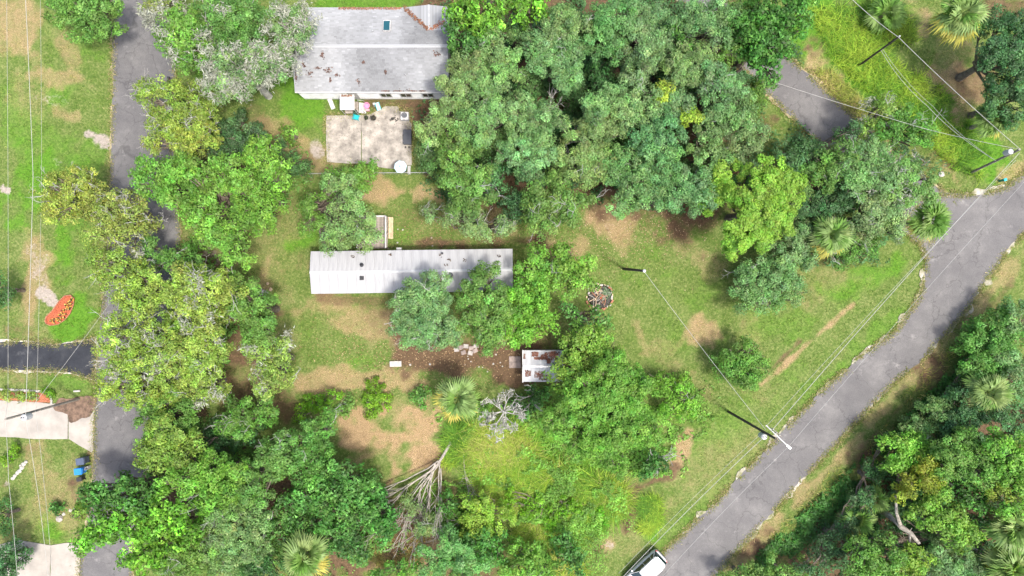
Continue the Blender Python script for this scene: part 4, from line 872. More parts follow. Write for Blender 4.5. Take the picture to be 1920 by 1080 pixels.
# roof deck and shingles
rf = MB()
th = .1
for sgn in (-1, 1):
    ye = HY0 if sgn < 0 else HY1
    rf.add([H_(HX0, ye, HE - .03), H_(HX1, ye, HE - .03), H_(HX1, HYM, HR - .03), H_(HX0, HYM, HR - .03), H_(HX0, ye, HE - th), H_(HX1, ye, HE - th), H_(HX1, HYM, HR - th), H_(HX0, HYM, HR - th)],
           [(0, 1, 2, 3) if sgn < 0 else (3, 2, 1, 0), (4, 5, 1, 0), (5, 6, 2, 1), (7, 4, 0, 3)])
XC = -8.1
rf.add([H_(XC, HY1, HE + .6), H_(XC, HY1 - 2.5, HE + .6), H_(XC - 2.5, HY1, HE), H_(XC + 2.45, HY1, HE), H_(XC, HY1, HE - .1)], [(0, 2, 1), (0, 1, 3), (0, 4, 2), (0, 3, 4)])
roof = rf.build('roof', mat('roof_deck', (.30, .31, .33), .9, .2, 2), house)
def shingles(planes, seed):
    rg = np.random.default_rng(seed); V, Cc = [], []
    for fn, nrow, width_fn in planes:
        for r in range(nrow):
            x0, x1 = width_fn(r); x = x0 - rg.uniform(0, .33)
            while x < x1:
                w = .36 * rg.uniform(.8, 1.2); a, b = max(x, x0), min(x + w, x1)
                if b - a > .02:
                    V += [fn(a + .008, r, 0), fn(b - .008, r, 0), fn(b - .008, r, 1), fn(a + .008, r, 1)]
                    qx, qy, _ = fn(a, r, 0); t = .285 * math.exp(rg.normal(0, .07)) * (1 - .55 * max(0., float(fbm(np.array(qx + 40), np.array(qy), .22, 44)) - .42) * 2) * (1 - .3 * max(0., float(fbm(np.array(qx * 3), np.array(qy * .5), .8, 47)) - .5)); Cc += [(t * .965, t, t * 1.035)] * 4
                x += w
    V = np.array(V); return V, np.array(Cc)
RP = .155
nr = int((HYM - HY0) / RP)
def fS(x, r, u): y = HY0 + (r + u * 1.12) * RP; return H_(x, y, HE + slope * (y - HY0) + (.035 if u == 0 else .004))
def fN(x, r, u): y = HY1 - (r + u * 1.12) * RP; return H_(x, y, HE + slope * (HY1 - y) + (.035 if u == 0 else .004))
V, Cc = shingles([(fS, nr, lambda r: (HX0, HX1))], 1)
V2, C2 = shingles([(fN, nr, lambda r: (HX0, XC - 2.5 + r * RP) if r * RP < 2.4 else (HX0, HX1))], 2)
for VV, CCc in ((V, Cc), (V2, C2)):
    tagp(link('shingles', np_mesh('shingles', VV, np.arange(len(VV)).reshape(-1, 4), CCc), M['vcol'], roof))
gv, gc = [], []
rg = np.random.default_rng(9)
for sd in (-1, 1):
    k = 0
    while k * RP < 2.45:
        o0, o1 = k * RP, min((k + 1.1) * RP, 2.48); y0 = HY1
        gv += [H_(XC + sd * (2.46 - o0), HY1, HE + o0 * slope + .05), H_(XC + sd * (2.46 - o0), HY1 - o0, HE + o0 * slope + .05), H_(XC + sd * (2.46 - o1), HY1 - o1, HE + o1 * slope + .03), H_(XC + sd * (2.46 - o1), HY1, HE + o1 * slope + .03)]
        t = .25 * math.exp(rg.normal(0, .08)); gc += [(t * .965, t, t * 1.035)] * 4; k += 1
tagp(link('shingles', np_mesh('gable_shingles', gv, np.arange(len(gv)).reshape(-1, 4), np.array(gc)), M['vcol'], roof))
M['ridge'] = mat('ridge_cap', (.335, .345, .355), .85, .15, 2)
n = 48; dxr = (HX1 - HX0) / n
capm = MB().add([(-dxr * .54, -.16, 0), (dxr * .5, -.16, .012), (dxr * .5, 0, .052), (-dxr * .54, 0, .04), (dxr * .5, .16, .012), (-dxr * .54, .16, 0)], [(0, 1, 2, 3), (3, 2, 4, 5)]).mesh('ridge_cap')
for i in range(n):
    o = link('ridge_cap', capm, M['ridge'], roof); o.location = H_(HX0 + (i + .5) * dxr, HYM, HR - .005)
MB().box(H_(XC, HY1 - 1.2, HE + .645), (.2, 2.45, .03)).build('ridge_cap', M['ridge'], roof)
sx, sy = at(725, 48, 3.6)[:2]; sz = roof_z(sx, sy)
sk = MB().box(H_(sx, sy, sz + .10), (.72, 1.15, .2), 0, -math.atan(slope)).build('skylight', M['boards'], roof)
MB().box(H_(sx, sy, sz + .215), (.6, 1.02, .04), 0, -math.atan(slope)).build('pane', M['skyglass'], sk)
for (px, py, r) in ((760, 140, .06), (700, 60, .07)):
    x, y = at(px, py, 3.4)[:2]; MB().lathe(H_(x, y, roof_z(x, y) - .05), [(r, 0), (r, .3), (r * .7, .32)], 8).build('vent_pipe', M['steel'], roof)
MB().box(H_((HX0 + HX1) / 2, HY0 - .05, HE - .07), (HX1 - HX0, .1, .1)).build('gutter', M['white'], house)
# litter on the roof
def roof_spots(spots):
    def f(rg):
        px, py, rx, ry = spots[rg.integers(len(spots))]; x, y = at(px + rg.normal(0, rx), py + rg.normal(0, ry), 3.3)[:2]
        x = min(max(x, HX0 + .1), HX1 - .1); y = min(max(y, HY0 + .05), HY1 - .05)
        return (x, y, roof_z(x, y) + .05)
    return f
litter('leaf_litter', roof_spots([(607, 106, 2, 3), (571, 123, 2, 3), (582, 137, 3, 3), (598, 129, 3, 1), (616, 133, 3, 3), (619, 149, 1, 2), (555, 142, 1, 6), (748, 170, 4, 2), (720, 172, 5, 2), (632, 141, 2, 2), (683, 119, 1, 1), (672, 153, 2, 2), (723, 136, 1, 2), (770, 170, 6, 2), (790, 173, 3, 1), (820, 105, 3, 2)]), 420, 'dark fallen leaf clumps scattered on the lower roof slope', ((.09, .05, .04), (.16, .09, .07), (.07, .05, .045)), .16, 31)
litter('leaf_litter', lambda rg: (lambda t: (XC - 2.45 + t * 2.35 + rg.normal(0, .10), HY1 - .1 - t * 2.3 + rg.normal(0, .10), HE + slope * (.1 + t * 2.3) + .12))(rg.uniform(0, 1)), 260, 'brown leaf drift lying in the roof valley of the house', size=.15, seed=33)
litter('leaf_litter', lambda rg: (lambda t: (XC + .2 + t * 1.3 + rg.normal(0, .09), HY1 - 2.35 + t * .8 + rg.normal(0, .12), HE + .6 + .06 - t * .2))(rg.uniform(0, 1)), 110, 'red brown leaf drift on the far side of the roof gable', ((.30, .12, .06), (.24, .10, .05)), .14, 34)
litter('leaf_litter', lambda rg: (rg.uniform(-17, -10.8), HY1 - abs(rg.normal(0, .12)) - .02, HE + .07), 420, 'long line of brown leaves along the rear eave of the roof', ((.22, .10, .06), (.30, .16, .10), (.14, .07, .05)), .14, 35)
# awning porch
pc = at(651, 192, 2.3); aw = empty('porch_awning', (pc[0], pc[1], 0), 0, 'white ribbed metal porch awning on posts over the back steps', 'awning')
pw, pd = 1.45, 1.5
MB().box((0, 0, 2.32), (pw, pd, .06), 0, .05).build('roof_pan', M['white'], aw)
for i in range(5): MB().box((-pw / 2 + .06 + i * (pw - .12) / 4, 0, 2.38), (.07, pd, .06), 0, .05).build('rib', M['white'], aw)
for sx_ in (-1, 1):
    MB().tube([(sx_ * (pw / 2 - .06), -pd / 2 + .06, -.05), (sx_ * (pw / 2 - .06), -pd / 2 + .06, 2.3)], .03, 6).build('post', M['white'], aw)
MB().box((0, 0, .35), (1.35, 1.2, .12)).build('landing', M['deck'], aw)
for sx_ in (-.6, .6):
    for sy_ in (-.5, .5): MB().box((sx_, sy_, .14), (.1, .1, .34)).build('leg', M['deck'], aw)
for k in range(3): MB().box((.84, 0, .28 - k * .12), (.24, 1.05, .05)).build('step', M['boards'], aw) if k == 0 else MB().box((.84 + k * .22, 0, .28 - k * .12), (.22, 1.05, .05)).build('step', M['boards'], aw)
for sy_ in (-.55, .55): MB().tube([(.72, sy_, .3), (.72, sy_, 1.15), (1.3, sy_, .95), (1.3, sy_, -.02)], .022, 6).build('railing', M['white'], aw)
litter('leaf_litter', lambda rg: (pc[0] + rg.uniform(-.55, .55), pc[1] + .62 + rg.normal(0, .06), 2.41), 90, 'brown leaves caught on the upper edge of the porch awning', size=.12, seed=36)

# ------------------------------------------------------------------ patio things
def place(name, px, py, label, cat, rz=0.0, z=0.05, h=.5, group=None):
    x, y = at(px, py, h)[:2]; return empty(name, (x, y, z), rz, label, cat, group)
r = place('garden_chair', 668, 220, 'teal plastic garden chair on the patio edge', 'chair', 2.9)
MB().box((0, 0, .42), (.52, .5, .05), bev=.02).build('seat', M['teal'], r); MB().box((0, .26, .72), (.52, .05, .6), 0, -.2, bev=.02).build('backrest', M['teal'], r)
for s_ in (-1, 1):
    MB().box((s_ * .28, -.02, .62), (.06, .5, .05), bev=.02).build('armrest', M['teal'], r)
    for t_ in (-1, 1): MB().tube([(s_ * .26, t_ * .22, 0), (s_ * .24, t_ * .2, .6 if t_ < 0 else .42)], [.025, .03], 6).build('leg', M['teal'], r)
def pot_plant(px, py, label, leafc, seed, s=1.0, m='dark'):
    r = place('potted_plant', px, py, label, 'pot plant')
    MB().lathe((0, 0, 0), [(.13 * s, 0), (.19 * s, .3 * s), (.21 * s, .3 * s), (.21 * s, .34 * s), (.17 * s, .33 * s), (.16 * s, .29 * s)], 12).build('pot', M[m], r)
    rg = np.random.default_rng(seed); n = 90; d = rg.normal(0, 1, (n, 3)); d[:, 2] = abs(d[:, 2]); d /= np.linalg.norm(d, axis=1, keepdims=True)
    v, f, c = leaves(rg, d * rg.uniform(.1, .3, n)[:, None] * s + np.array([0, 0, .36 * s]), d, .13 * s, .4, np.array(leafc), .4)
    link('foliage', np_mesh('foliage', v, f, c), M['leaf'], r)
pot_plant(686, 220, 'dark potted plant right of the teal chair', (.05, .07, .03), 1)
pot_plant(700, 221, 'wide dark pot with dry plant in the middle of the patio edge', (.09, .08, .06), 2, 1.25)
pot_plant(666, 210, 'black pot with green plant behind the teal chair', (.03, .11, .05), 3, 1.1)
r = place('toy_slide', 711, 200, 'blue and white plastic play slide by the house wall', 'toy', .25)
MB().box((-.1, .05, .45), (.35, .8, .05), 0, .55).build('chute', M['lightblue'], r)
for s_ in (-.2, .2): MB().box((-.1 + s_, .05, .49), (.05, .8, .12), 0, .55).build('chute_rim', M['teal'], r)
MB().box((-.42, .36, .35), (.3, .28, .7), taper=.8, bev=.03).build('ladder', M['white'], r)
r = place('toy_tub', 687, 197, 'pink round plastic tub by the house wall', 'toy')
MB().lathe((0, 0, 0), [(.22, 0), (.3, .28), (.32, .28), (.32, .32), (.28, .3), (.22, .08)], 16).build('bowl', M['pink'], r); MB().tube([(-.32, 0, .28), (-.2, .1, .42), (.2, .1, .42), (.32, 0, .28)], .02, 5).build('handle', M['white'], r)
r = place('storage_crate', 688, 204.5, 'small pinkish white crate below the pink tub', 'crate', z=0)
MB().box((0, 0, .03), (.42, .2, .05)).build('base', M['white'], r)
for s_ in (-1, 1): MB().box((0, s_ * .1, .13), (.42, .02, .22)).build('side', M['pink'], r); MB().box((s_ * .21, 0, .13), (.02, .2, .22)).build('side', M['white'], r)
r = place('cooling_unit', 759, 218, 'square grey outdoor cooling unit at the patio corner', 'cooling unit')
MB().box((0, 0, .36), (.8, .8, .7), bev=.04).build('housing', M['boards'], r); MB().lathe((-.03, .05, .7), [(.3, 0), (.3, .03), (.26, .035)], 18).build('fan_grille', M['dark'], r)
for k in range(5): MB().box((-.03, -.17 + k * .11, .745), (.54, .02, .012)).build('grille_bar', M['steel'], r)
r = place('storage_box', 764, 257, 'charcoal patio storage box with closed lid', 'storage box')
MB().box((0, 0, .26), (.76, 1.42, .5), bev=.03).build('body', M['charcoal'], r); MB().box((0, 0, .545), (.84, 1.5, .08), bev=.03).build('lid', M['charcoal'], r)
for k in (-1, 1): MB().box((-.44, k * .4, .45), (.03, .1, .06)).build('latch', M['steel'], r)
for k in (-.25, .1): MB().box((k, -.95, .05), (.14, .2, .1), bev=.02).build('foot_brick', M['ash'], r)
r = place('parasol', 750.5, 312.5, 'pale blue eight sided parasol at the patio corner', 'parasol', .2, 0, 2.1)
mb = MB(); R8 = .64
for k in range(8):
    a0, a1 = 2 * math.pi * k / 8, 2 * math.pi * (k + 1) / 8
    MB().add([(0, 0, 2.3), (R8 * math.cos(a0), R8 * math.sin(a0), 2.02), (R8 * math.cos(a1), R8 * math.sin(a1), 2.02), (R8 * math.cos(a0), R8 * math.sin(a0), 1.92), (R8 * math.cos(a1), R8 * math.sin(a1), 1.92)], [(0, 1, 2), (1, 3, 4, 2)]).build('canopy_panel', M['lightblue'], r)
    MB().tube([(0, 0, 2.27), (R8 * .98 * math.cos(a0), R8 * .98 * math.sin(a0), 2.0)], .012, 4).build('rib', M['steel'], r)
MB().tube([(0, 0, .05), (0, 0, 2.36)], [.025, .02], 7).build('pole', M['dark'], r); MB().lathe((0, 0, 0), [(.28, 0), (.28, .06), (.06, .12), (.04, .2)], 14).build('base', M['dark'], r); MB().lathe((0, 0, 2.3), [(.06, 0), (.05, .05), (.02, .08)], 8).build('finial', M['dark'], r)
r = place('garden_bench', 766.7, 318.5, 'narrow white slatted bench beside the parasol', 'bench', math.pi / 2, 0)
for k in range(3): MB().box((0, -.1 + k * .1, .42), (.86, .08, .03)).build('slat', M['white'], r)
for s_ in (-.36, .36):
    for t_ in (-.1, .1): MB().box((s_, t_, .2), (.05, .05, .42)).build('leg', M['white'], r)
o = MB().add([(-.35, .5, .12), (.1, .6, .1), (.5, -.45, .04), (.1, -.6, .04), (-.35, .5, .09), (.1, .6, .07), (.5, -.45, .01), (.1, -.6, .01)], [(3, 2, 1, 0), (4, 5, 6, 7), (0, 1, 5, 4), (1, 2, 6, 5), (2, 3, 7, 6), (3, 0, 4, 7)]).build('scrap_sheet', M['boards']); o.location = at(620, 195); tag(o, 'grey scrap sheet lying on the grass left of the awning', 'scrap sheet')
rg = np.random.default_rng(4); mb = MB()
for k in range(16): mb.box((rg.normal(0, .22), rg.normal(0, .12), .06 + rg.uniform(0, .06)), (rg.uniform(.1, .3), rg.uniform(.05, .12), .05), rg.uniform(0, 3))
o = mb.build('char_heap', M['ash']); o.location = (*at(738, 223)[:2], .05); tag(o, 'small heap of charred scraps on the patio', 'char heap', kind='stuff')
# chain link fences
def chain_fence(p0, p1, label, n, h=1.2):
    a, b = Vector(at(*p0)), Vector(at(*p1)); L = (b - a).length; rz = math.atan2(b.y - a.y, b.x - a.x)
    r = empty('chain_link_fence', a, rz, label, 'fence')
    for i in range(n + 1): MB().tube([(L * i / n, 0, -.1), (L * i / n, 0, h + .06)], .03, 6).build('post', M['steel'], r)
    MB().tube([(0, 0, h), (L, 0, h)], .03, 6).build('top_rail', M['steel'], r)
    V, F = [], []; w = .006; x = -h
    while x < L:
        for sg in (1, -1):
            xs, xe = (x, x + h) if sg > 0 else (x + h, x); z0, z1 = .02, h - .02
            c0, c1 = min(max(xs, 0), L), min(max(xe, 0), L)
            if abs(c1 - c0) > .05:
                z0 = .02 + (c0 - xs) / (xe - xs) * (h - .04); z1 = .02 + (c1 - xs) / (xe - xs) * (h - .04); i = len(V)
                V += [(c0 - w, .002 * sg, z0), (c0 + w, .002 * sg, z0), (c1 + w, .002 * sg, z1), (c1 - w, .002 * sg, z1)]; F.append((i, i + 1, i + 2, i + 3))
        x += .14
    tagp(link('wire_mesh', np_mesh('wire_mesh', V, F), M['steel'], r))
chain_fence((585, 329), (812, 327), 'chain link fence between the patio and the mobile home yard', 5)
chain_fence((390, 110), (394, 200), 'short chain link fence on the lawn by the road oaks', 2)

# ------------------------------------------------------------------ mobile home
mx0, mx1, my0, my1 = -19.72, .08, -.44, 3.72
mh = empty('mobile_home', ((mx0 + mx1) / 2, (my0 + my1) / 2, 0), math.radians(.75), 'single wide mobile home with long white metal roof', 'mobile home')
ml, mw, me_, mr = mx1 - mx0, my1 - my0, 3.05, 3.5
M['mhwall'] = mat('cream_panel', (.60, .57, .50), .7, .15, 1.5)
mb = MB()
for (c, d) in (((0, -mw / 2 + .12, 1.5), (ml - .2, .1, 2.95)), ((0, mw / 2 - .12, 1.5), (ml - .2, .1, 2.95)), ((-ml / 2 + .12, 0, 1.5), (.1, mw - .35, 2.95)), ((ml / 2 - .12, 0, 1.5), (.1, mw - .35, 2.95))): mb.box(c, d)
for s_ in (-1, 1): mb.add([(s_ * (ml / 2 - .1), -mw / 2 + .1, me_ - .08), (s_ * (ml / 2 - .1), mw / 2 - .1, me_ - .08), (s_ * (ml / 2 - .1), 0, mr - .06)], [(0, 1, 2)])
mw_ = mb.build('wall', M['mhwall'], mh)
for i in range(6):
    for s_ in (-1, 1):
        if (i in (2,) and s_ > 0): continue
        o = MB().box((-ml / 2 + 1.8 + i * 3.2, s_ * (mw / 2 - .06), 1.9), (1.0, .04, .9)).build('window', M['glass'], mh)
        MB().box((-ml / 2 + 1.8 + i * 3.2, s_ * (mw / 2 - .04), 1.42), (1.15, .08, .06)).build('sill', M['white'], o)
d = MB().box((-1.6, mw / 2 - .06, 1.75), (.9, .05, 2.0)).build('door', M['white'], mh); MB().box((-1.25, mw / 2 - .02, 1.7), (.05, .05, .12)).build('handle', M['steel'], d)
def streaked(name, col, grime, rust):
    m, n, b = M_new(name); N = n.nodes; Lk = n.links; tc = N.new('ShaderNodeTexCoord')
    def nz(scale, vec, det=8):
        mp = N.new('ShaderNodeMapping'); mp.inputs['Scale'].default_value = vec; Lk.new(tc.outputs['Object'], mp.inputs[0])
        o = N.new('ShaderNodeTexNoise'); o.inputs['Scale'].default_value = scale; o.inputs['Detail'].default_value = det; o.inputs['Roughness'].default_value = .7; Lk.new(mp.outputs[0], o.inputs['Vector']); return o.outputs['Fac']
    def rp(f, a, b_):
        r = N.new('ShaderNodeValToRGB'); Lk.new(f, r.inputs[0]); r.color_ramp.elements[0].position = a; r.color_ramp.elements[1].position = b_; return r.outputs[0]
    def mx(f, c0, c1):
        q = N.new('ShaderNodeMixRGB'); Lk.new(f, q.inputs[0])
        for k, c in ((1, c0), (2, c1)):
            if isinstance(c, tuple): q.inputs[k].default_value = (*c, 1)
            else: Lk.new(c, q.inputs[k])
        return q.outputs[0]
    c = mx(rp(nz(1.0, (3.0, .35, 1)), .45, .72), col, grime)
    c = mx(rp(nz(.35, (1, 1, 1)), .50, .78), c, tuple(x * .82 for x in col))
    c = mx(rp(nz(2.2, (1, .5, 1)), .66, .76), c, rust)
    Lk.new(c, b.inputs['Base Color']); b.inputs['Roughness'].default_value = .5; b.inputs['Specular IOR Level'].default_value = .35; return m
M['mroof'] = streaked('white_coated_metal', (.335, .34, .35), (.25, .252, .26), (.20, .185, .165))
M['shroof'] = streaked('shed_roof_metal', (.40, .41, .43), (.30, .30, .31), (.22, .16, .12))
npan = 22; pl = ml / npan; ms = (mr - me_) / (mw / 2)
rt = MB().add([(-ml / 2, -mw / 2, me_ - .05), (ml / 2, -mw / 2, me_ - .05), (ml / 2, 0, mr - .05), (-ml / 2, 0, mr - .05), (ml / 2, mw / 2, me_ - .05), (-ml / 2, mw / 2, me_ - .05)], [(0, 1, 2, 3), (3, 2, 4, 5)]).build('roof', M['mroof'], mh)
def panel(sg):
    y0, y1 = sg * mw / 2, sg * .0
    v = [(-pl / 2 + .004, y0, me_), (pl / 2 - .004, y0, me_), (pl / 2 - .004, y1, mr), (-pl / 2 + .004, y1, mr)]
    v += [(x, y, z - .04) for x, y, z in v]
    f = [(0, 1, 2, 3), (4, 7, 6, 5), (0, 4, 5, 1), (1, 5, 6, 2), (3, 2, 6, 7), (0, 3, 7, 4)]
    if sg > 0: f = [q[::-1] for q in f]
    mb = MB().add(v, f)
    for e in (-pl / 2 + .02,): mb.add([(e - .012, y0, me_ + .001), (e + .012, y0, me_ + .001), (e + .008, y1, mr + .012), (e - .008, y1, mr + .012), (e, y0, me_ + .008), (e, y1, mr + .013)], [(0, 4, 5, 3), (4, 1, 2, 5)] if sg < 0 else [(3, 5, 4, 0), (5, 2, 1, 4)])
    return mb.mesh('roof_panel')
for sg in (-1, 1):
    pm = panel(sg)
    for i in range(npan): o = link('roof_panel', pm, M['mroof'], rt); o.location = (-ml / 2 + (i + .5) * pl, 0, 0)
MB().add([(-ml / 2, -.12, mr + .0), (ml / 2, -.12, mr + .0), (ml / 2, 0, mr + .035), (-ml / 2, 0, mr + .035), (ml / 2, .12, mr + .0), (-ml / 2, .12, mr + .0)], [(0, 1, 2, 3), (3, 2, 4, 5)]).build('ridge_strip', M['whitemetal'], rt)
def mloc(px, py, h=3.4):
    x, y = at(px, py, h)[:2]; v = mh.matrix_world.inverted() if False else None
    dx, dy = x - mh.location.x, y - mh.location.y; c, s = math.cos(-math.radians(.75)), math.sin(-math.radians(.75))
    lx, ly = dx * c - dy * s, dx * s + dy * c; return lx, ly, mr - ms * abs(ly)
x, y, z = mloc(678.5, 521.5); MB().box((x, y, z + .08), (.38, .38, .2), bev=.03).build('roof_vent', M['dark'], rt)
x, y, z = mloc(679, 497); MB().lathe((x, y, z - .03), [(.09, 0), (.09, .25), (.2, .27), (.02, .4)], 8).build('flue_cap', M['dark'], rt)
x, y, z = mloc(845, 515); MB().lathe((x, y, z - .03), [(.22, 0), (.22, .1), (.12, .16), (.05, .18)], 12).build('roof_vent', M['charcoal'], rt)
x, y, z = mloc(829, 475); MB().lathe((x, y, z - .03), [(.1, 0), (.1, .25), (.12, .26)], 8).build('flue_pipe', M['dark'], rt)
MB().box((-4.2 - ml / 2 + 12.7, mw / 2 + .12, 1.9), (.5, .4, .4), bev=.02).build('window_cooler', M['white'], mh)
sk_ = MB()
for s_ in (-1, 1): sk_.box((0, s_ * (mw / 2 - .16), .25), (ml - .3, .03, .56))
for s_ in (-1, 1): sk_.box((s_ * (ml / 2 - .16), 0, .25), (.03, mw - .4, .56))
sk_.build('skirting', M['boards'], mh)
spots = [mloc(825.5, 477), mloc(843, 486), mloc(837, 496.5), mloc(871, 487), mloc(847, 519), mloc(731, 477), mloc(936, 480), mloc(611, 471.5), mloc(660, 481)]
def fs(rg):
    s_ = spots[rg.integers(len(spots))]; x, y = s_[0] + rg.normal(0, .09), s_[1] + rg.normal(0, .08); c, s = math.cos(math.radians(.75)), math.sin(math.radians(.75))
    return (mh.location.x + x * c - y * s, mh.location.y + x * s + y * c, mr - ms * abs(y) + .03)
litter('leaf_litter', fs, 110, 'dark leaf scraps scattered on the mobile home roof', ((.05, .04, .035), (.10, .07, .05)), .13, 41)

# deck behind the mobile home
A, B = at(672, 406, .75), at(727, 466, .75); dk = empty('wooden_deck', ((A[0] + B[0]) / 2, (A[1] + B[1]) / 2, 0), 0, 'weathered wooden deck behind the mobile home', 'deck'); dw, dd = B[0] - A[0], A[1] - B[1]
npl = 21
plm = MB().box((0, 0, 0), (dw, dd / npl - .02, .04)).mesh('plank')
for i in range(npl): o = link('plank', plm, M['deck'], dk); o.location = (random.uniform(-.02, .02), -dd / 2 + (i + .5) * dd / npl, .75 + random.uniform(-.006, .006))
for s_ in (-1, 1):
    for t_ in (-1, 0, 1): MB().box((s_ * (dw / 2 - .06), t_ * (dd / 2 - .06), .72), (.1, .1, 1.7)).build('post', M['deck'], dk)
for s_ in (-1, 1): MB().box((s_ * (dw / 2 - .06), 0, 1.6), (.14, dd, .05)).build('handrail', M['boards'], dk); MB().box((s_ * (dw / 2 - .06), 0, 1.1), (.05, dd, .1)).build('rail', M['deck'], dk)
MB().box((0, dd / 2 - .05, 1.6), (dw - .16, .14, .05)).build('handrail', M['boards'], dk)
for k in range(2): MB().box((dw / 2 + .32, .5 - 0 * k, .25 + .0), (.28, 2.2, .06)).build('step', M['tan_wood'], dk) if k == 0 else MB().box((dw / 2 + .14, .5, .5), (.22, 2.2, .06)).build('step', M['tan_wood'], dk)
for t_ in (-.9, .9): MB().box((dw / 2 + .25, .5 + t_, .2), (.36, .05, .42)).build('stringer', M['tan_wood'], dk)

# ------------------------------------------------------------------ shed
A, B = at(981, 657, 2.3), at(1056, 716, 2.3); shw, shd = B[0] - A[0], A[1] - B[1]
sh = empty('garden_shed', ((A[0] + B[0]) / 2, (A[1] + B[1]) / 2, 0), 0, 'small shed with leaf strewn white metal roof', 'shed')
mb = MB()
for (c, d) in (((0, -shd / 2 + .15, 1.1), (shw - .3, .06, 2.25)), ((0, shd / 2 - .15, 1.1), (shw - .3, .06, 2.25)), ((-shw / 2 + .15, 0, 1.1), (.06, shd - .4, 2.25)), ((shw / 2 - .15, 0, 1.1), (.06, shd - .4, 2.25))): mb.box(c, d)
mb.build('wall', M['whitemetal'], sh)
zr = 2.6; ze = 2.2
for s_ in (-1, 1):
    for i in range(5):
        w = shw / 5; x0 = -shw / 2 + i * w; v = [(x0 + .005, s_ * shd / 2, ze), (x0 + w - .005, s_ * shd / 2, ze), (x0 + w - .005, 0, zr), (x0 + .005, 0, zr)]; v += [(a_, b_, c_ - .03) for a_, b_, c_ in v]
        f = [(0, 1, 2, 3), (4, 7, 6, 5), (0, 4, 5, 1), (1, 5, 6, 2), (3, 2, 6, 7), (0, 3, 7, 4)]
        MB().add(v, f if s_ < 0 else [q[::-1] for q in f]).build('roof_panel', M['shroof'], sh)
MB().box((0, 0, zr + .01), (shw, .16, .03)).build('ridge_strip', M['steel'], sh)
MB().box((-shw / 2 - .04, 0, 2.35), (.1, shd + .1, .14)).build('fascia', M['white'], sh)
MB().box((-shw / 2 + .11, .2, 1.05), (.05, 1.0, 1.9)).build('door', M['boards'], sh)
MB().box((1.15, .22, zr - .02), (.62, .4, .05), .1, -.2).build('skylight', M['glass'], sh)
sc_ = sh.location
def shz(y): return zr - (zr - ze) * abs(y) / (shd / 2)
def sf(sp):
    def f(rg):
        px, py, rx, ry = sp[rg.integers(len(sp))]; x, y = at(px + rg.uniform(-rx, rx), py + rg.uniform(-ry, ry), 2.4)[:2]; return (x, y, shz(y - sc_.y) + .02)
    return f
litter('leaf_litter', sf([(1034, 668, 12, 7), (1034, 668, 12, 7), (1040, 664, 9, 5), (1003, 664, 6, 4), (1012, 672, 10, 2), (1020, 669, 6, 4), (1029, 677, 3, 4)]), 700, 'thick brown leaf drift on the upper slope of the shed roof', ((.15, .06, .04), (.10, .045, .03), (.20, .09, .06)), .15, 51)
litter('leaf_litter', sf([(1022, 708, 11, 6), (1010, 702, 8, 6), (990, 700, 5, 6), (983, 668, 1.5, 4)]), 420, 'brown leaves along the lower eave of the shed roof', ((.15, .06, .04), (.10, .045, .03), (.20, .16, .14)), .14, 52)

# ------------------------------------------------------------------ yard things
def stone(rg, s, flat=.6):
    n = 9; mb = MB(); prof = [(.55, 0), (1.0, .25), (.95, .6), (.6, .95), (.15, 1.0)]; mb.lathe((0, 0, 0), [(a * s, b * s * flat * 1.2) for a, b in prof], n)
    mb.v = [(x * (1 + rg.normal(0, .12)), y * (1 + rg.normal(0, .12)), z * (1 + rg.normal(0, .08))) for x, y, z in mb.v]; return mb
rg = np.random.default_rng(8)
fp = empty('fire_pit', at(1125, 556), 0, 'round fire pit ringed with broken bricks and full of burnt branches', 'fire pit')
brk = [MB().box((0, 0, .06), (.22, .11, .12), bev=.012).mesh('brick') for _ in range(1)][0]; blk = MB().box((0, 0, .08), (.36, .18, .16), bev=.015).mesh('block')
for i in range(26):
    a_ = 2 * math.pi * i / 26 + rg.normal(0, .05); rr = 1.30 + rg.normal(0, .07); o = bpy.data.objects.new('ring_brick', (brk if i % 3 else blk).copy()); C.objects.link(o); o.parent = fp
    o.data.materials.append(M[['stone', 'tanstone', 'brick', 'greystone', 'stone'][rg.integers(5)]]); o.location = (rr * math.cos(a_), rr * math.sin(a_), 0); o.rotation_euler = (0, 0, a_ + math.pi / 2 + rg.normal(0, .25))
MB().lathe((0, 0, -.05), [(1.24, .06), (1.0, .10), (.5, .16), (.1, .18)], 24).build('ash_bed', M['ash'], fp, True)
for i in range(34):
    a_ = rg.uniform(0, 6.28); rr = rg.uniform(.1, 1.0); L = rg.uniform(.4, 1.1); th_ = rg.uniform(0, 3.14); c_ = np.array([rr * math.cos(a_), rr * math.sin(a_), .18 + rg.uniform(0, .22)])
    d_ = np.array([math.cos(th_), math.sin(th_), rg.normal(0, .12)]) * L / 2
    MB().tube([c_ - d_, c_ + rg.normal(0, .04, 3), c_ + d_], [.045, .04, .025], 5).build('burnt_stick', M[['dead_bark', 'tanstone', 'brick', 'dead_bark', 'bark', 'pale_bark'][rg.integers(6)]], fp)
for i in range(12):
    c_ = np.array([.12 + rg.normal(0, .2), -.05 + rg.normal(0, .22), .25]); MB().box(c_, (rg.uniform(.15, .35), rg.uniform(.08, .18), .06), rg.uniform(0, 3), rg.normal(0, .2)).build('rusty_scrap', M['rust'], fp)
v, f, c = leaves(rg, np.stack([.55 + rg.normal(0, .28, 220), .35 + rg.normal(0, .35, 220), rg.uniform(.2, .42, 220)], 1), np.tile([0, 0, 1.], (220, 1)), .2, .35, np.array((.16, .24, .14)), .5)
tagp(link('cut_leaves', np_mesh('cut_leaves', v, f, c), M['leaf'], fp))
o = MB().box((0, 0, .1), (1.2, .58, .16), .03, bev=.03).build('concrete_block', M['stone']); o.location = at(742, 682); tag(o, 'flat white concrete slab lying alone on the yard', 'concrete slab')
